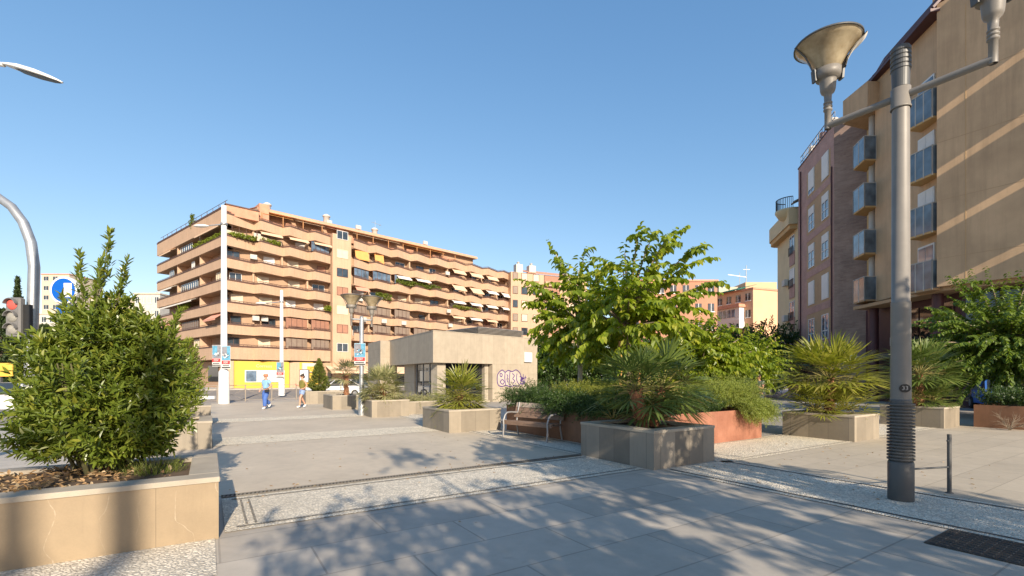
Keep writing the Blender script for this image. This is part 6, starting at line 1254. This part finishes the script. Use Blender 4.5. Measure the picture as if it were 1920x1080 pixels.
gw((23.85,29.9), (23.35,25), 3.5, 5.6, 4); gw((23.85,29.9), (23.35,25), .3, 2.7, 4); gw((23.35,24.5), tuple((W1+WN*1.3)[:2]), 3.6, 5.9, 4); gw((23.35,24.5), tuple((W1+WN*1.3)[:2]), .3, 2.7, 4)
b = MB(); b.prism([toT((23.2,31.2)), toT((22.9,25.2)), toT((23.3,25.2)), toT((23.9,31.2))], 2.75, 3.05); b.build('shop_canopy', M['lampdark'], tt)
b = MB(); q = toT((23.6,29.3)); b.bar((q[0],q[1]-.2,0),(q[0],q[1]-.2,2.7),.08); b.bar((q[0]+.9,q[1]-.2,0),(q[0]+.9,q[1]-.2,2.7),.08); b.bar((q[0],q[1]-.2,2.2),(q[0]+.9,q[1]-.2,2.2),.08); b.build('door_frame', M['galv'], tt)
acunit((1.2,-.0+toT((23.6,29))[1]-.25,3.5), .8, tt)
# unseen fins added past the gable wall, shaped to cut the sunlight into stripes
for i in range(5):
    z = 20.6-2.95*i; zt_ = z if i else 23.2; A, Bq, Cq, Dq = W1-WD*.02, W1-WD*.02-WN*1.5, W1+WD*.14-WN*1.5, W1+WD*.14
    b = MB(); b.prism([toT(A-WN*.0), toT(Bq), toT(Cq), toT(Dq)], z-2.48, zt_); b.build('stripe_fin', M['ochre'], tt)
b = MB(); b.prism([toT(W1+WD*.2+WN*.05), toT(W1+WD*9+WN*.05), toT(W1+WD*9+WN*4), toT(W1+WD*.2+WN*4)], 3, ZE+.4); b.build('wall', M['ochre'], tt)

# ================================================================ far left: blocks, conifers, round sign
block('distant cream tower behind the round blue sign', 78, 130, 150, 515, 'cream_far', 12, 8, 3, 'glass')
block('pale low block behind the traffic light mast', 60, 150, 120, 590, 'offwhite', 12, 5, 6, 'glass')
block('pale orange block between the laurel top and the tan block', 170, 262, 130, 560, 'cream_far', 12, 6, 6, 'glass')
block('off white block touching the short side of the tan block', 252, 300, 104, 552, 'offwhite', 12, 6, 4, 'shut_beige')
conifer('cypress_tree', 'slim pointed cypress behind the traffic light', (xat(33,60), 60, -.13), zat(517,60), 1.15, 81, 'cypress', 1500, 'tree', None, .35, .16, .8)
for k, (px, Y, hh, lab) in enumerate(((2,46,8.2,'dark olive conifer at the far left edge behind the signal head'),(40,55,8.6,'dark broad conifer under the slim cypress'),(85,58,8.0,'dark conifer behind the traffic light mast'))):
    conifer('broad_conifer', lab, (xat(px,Y), Y, -.13), hh, 3.0, 84+k, 'cypress', 2200, 'tree', 'dark conifers across the street', .38, .18, .55)
g_s = at(119, 544, 34); t = thing('round_sign', 'round blue sign with white rim on a blue post across the street', 'sign', (g_s.x, 34, -.13))
def disc(r, y0, y1, m, nm):
    b = MB(); k = 36; zc = g_s.z+.13; vs = [(r*math.cos(6.283*j/k), y, zc+r*math.sin(6.283*j/k)) for y in (y0,y1) for j in range(k)]; b.add(vs, [tuple(range(k)), tuple(range(2*k-1,k-1,-1))]+[(j,k+j,k+(j+1)%k,(j+1)%k) for j in range(k)]); b.build(nm, M[m], t)
disc(.99, 0, .25, 'white', 'rim'); disc(.84, -.02, -.002, 'blue_sign', 'disc')
b = MB(); b.box(.05, .62, -.04, -.0215, g_s.z+.13-.5, g_s.z+.13+.5); b.build('white_panel', M['white'], t)
b = MB(); b.box(-.55,.6,.03,.22,2.6,g_s.z-.90); b.build('lower_panel', M['blue_sign'], t); b = MB(); b.box(-.12,.12,.05,.2,0,2.6); b.build('post', M['white'], t)
t = thing('kiosk_sign', 'yellow rounded sign box on the roofline at the far left edge', 'sign', (xat(2,30), 30, -.13)); b = MB(); b.bev(-.9,.75,-.15,.15,1.75,2.6,.12); b.build('box', M['yellow'], t); b = MB(); b.box(-.06,.06,-.06,.06,0,1.75); b.build('post', M['lampdark'], t)

# ================================================================ trees standing behind the viewer: their crowns throw the dappled shade
def shade_tree(label, x, y, th, lobes, seed, n=1600, Lg=.17, tr=.15):
    leafy_tree('plane_tree', label, (x, y, 0), th, lobes, seed, 'mulberry', n, Lg, 7, 'tree', 'shade trees behind the viewer', tr)
shade_tree('wide shade tree right behind the viewer, on the lamp post side', 8.0, -3.5, 2.5, [(0,0,4.4,2.0,1.7,1.1),(1.7,-.4,4.6,1.6,1.4,1.1),(-1.5,.6,4.8,1.4,1.2,.9),(.6,-1.6,4.0,1.6,1.3,1.0)], 101, 980)
shade_tree('shade tree close behind the viewer, its top reaching over the bench', 5.6, -1.2, 2.8, [(0,0,5.1,1.2,1.1,.8),(.1,.9,5.9,1.0,.8,.55),(-.9,.8,5.4,.9,.8,.5)], 102, 720)
shade_tree('shade tree abreast of the viewer, its crown dappling the near lamp post', 7.1, .2, 2.8, [(0,0,4.9,1.2,1.0,.8),(.6,.2,4.3,.9,.8,.6)], 107, 430)
shade_tree('shade tree with one tall leader behind the viewer', 4.3, -3.9, 2.6, [(0,0,4.6,1.5,1.4,.9),(-.4,-.6,6.5,.25,.25,.9)], 103, 420, .17, .15)
shade_tree('thin shade tree behind the viewer on the planter side', 3.0, -4.5, 2.5, [(0,0,4.5,1.3,1.2,.8)], 106, 280, .17, .12)
tall_pole('white street light behind the viewer, in line with the foreground planter', 960+4.2*FPX/-14.0, 0, -14.0, 11.85, 10.7, .9, [], .17)
tall_pole('white street light farthest behind the viewer', 960+5.1*FPX/-18.0, 0, -18.0, 12.4, 11.2, .9, [], .17)
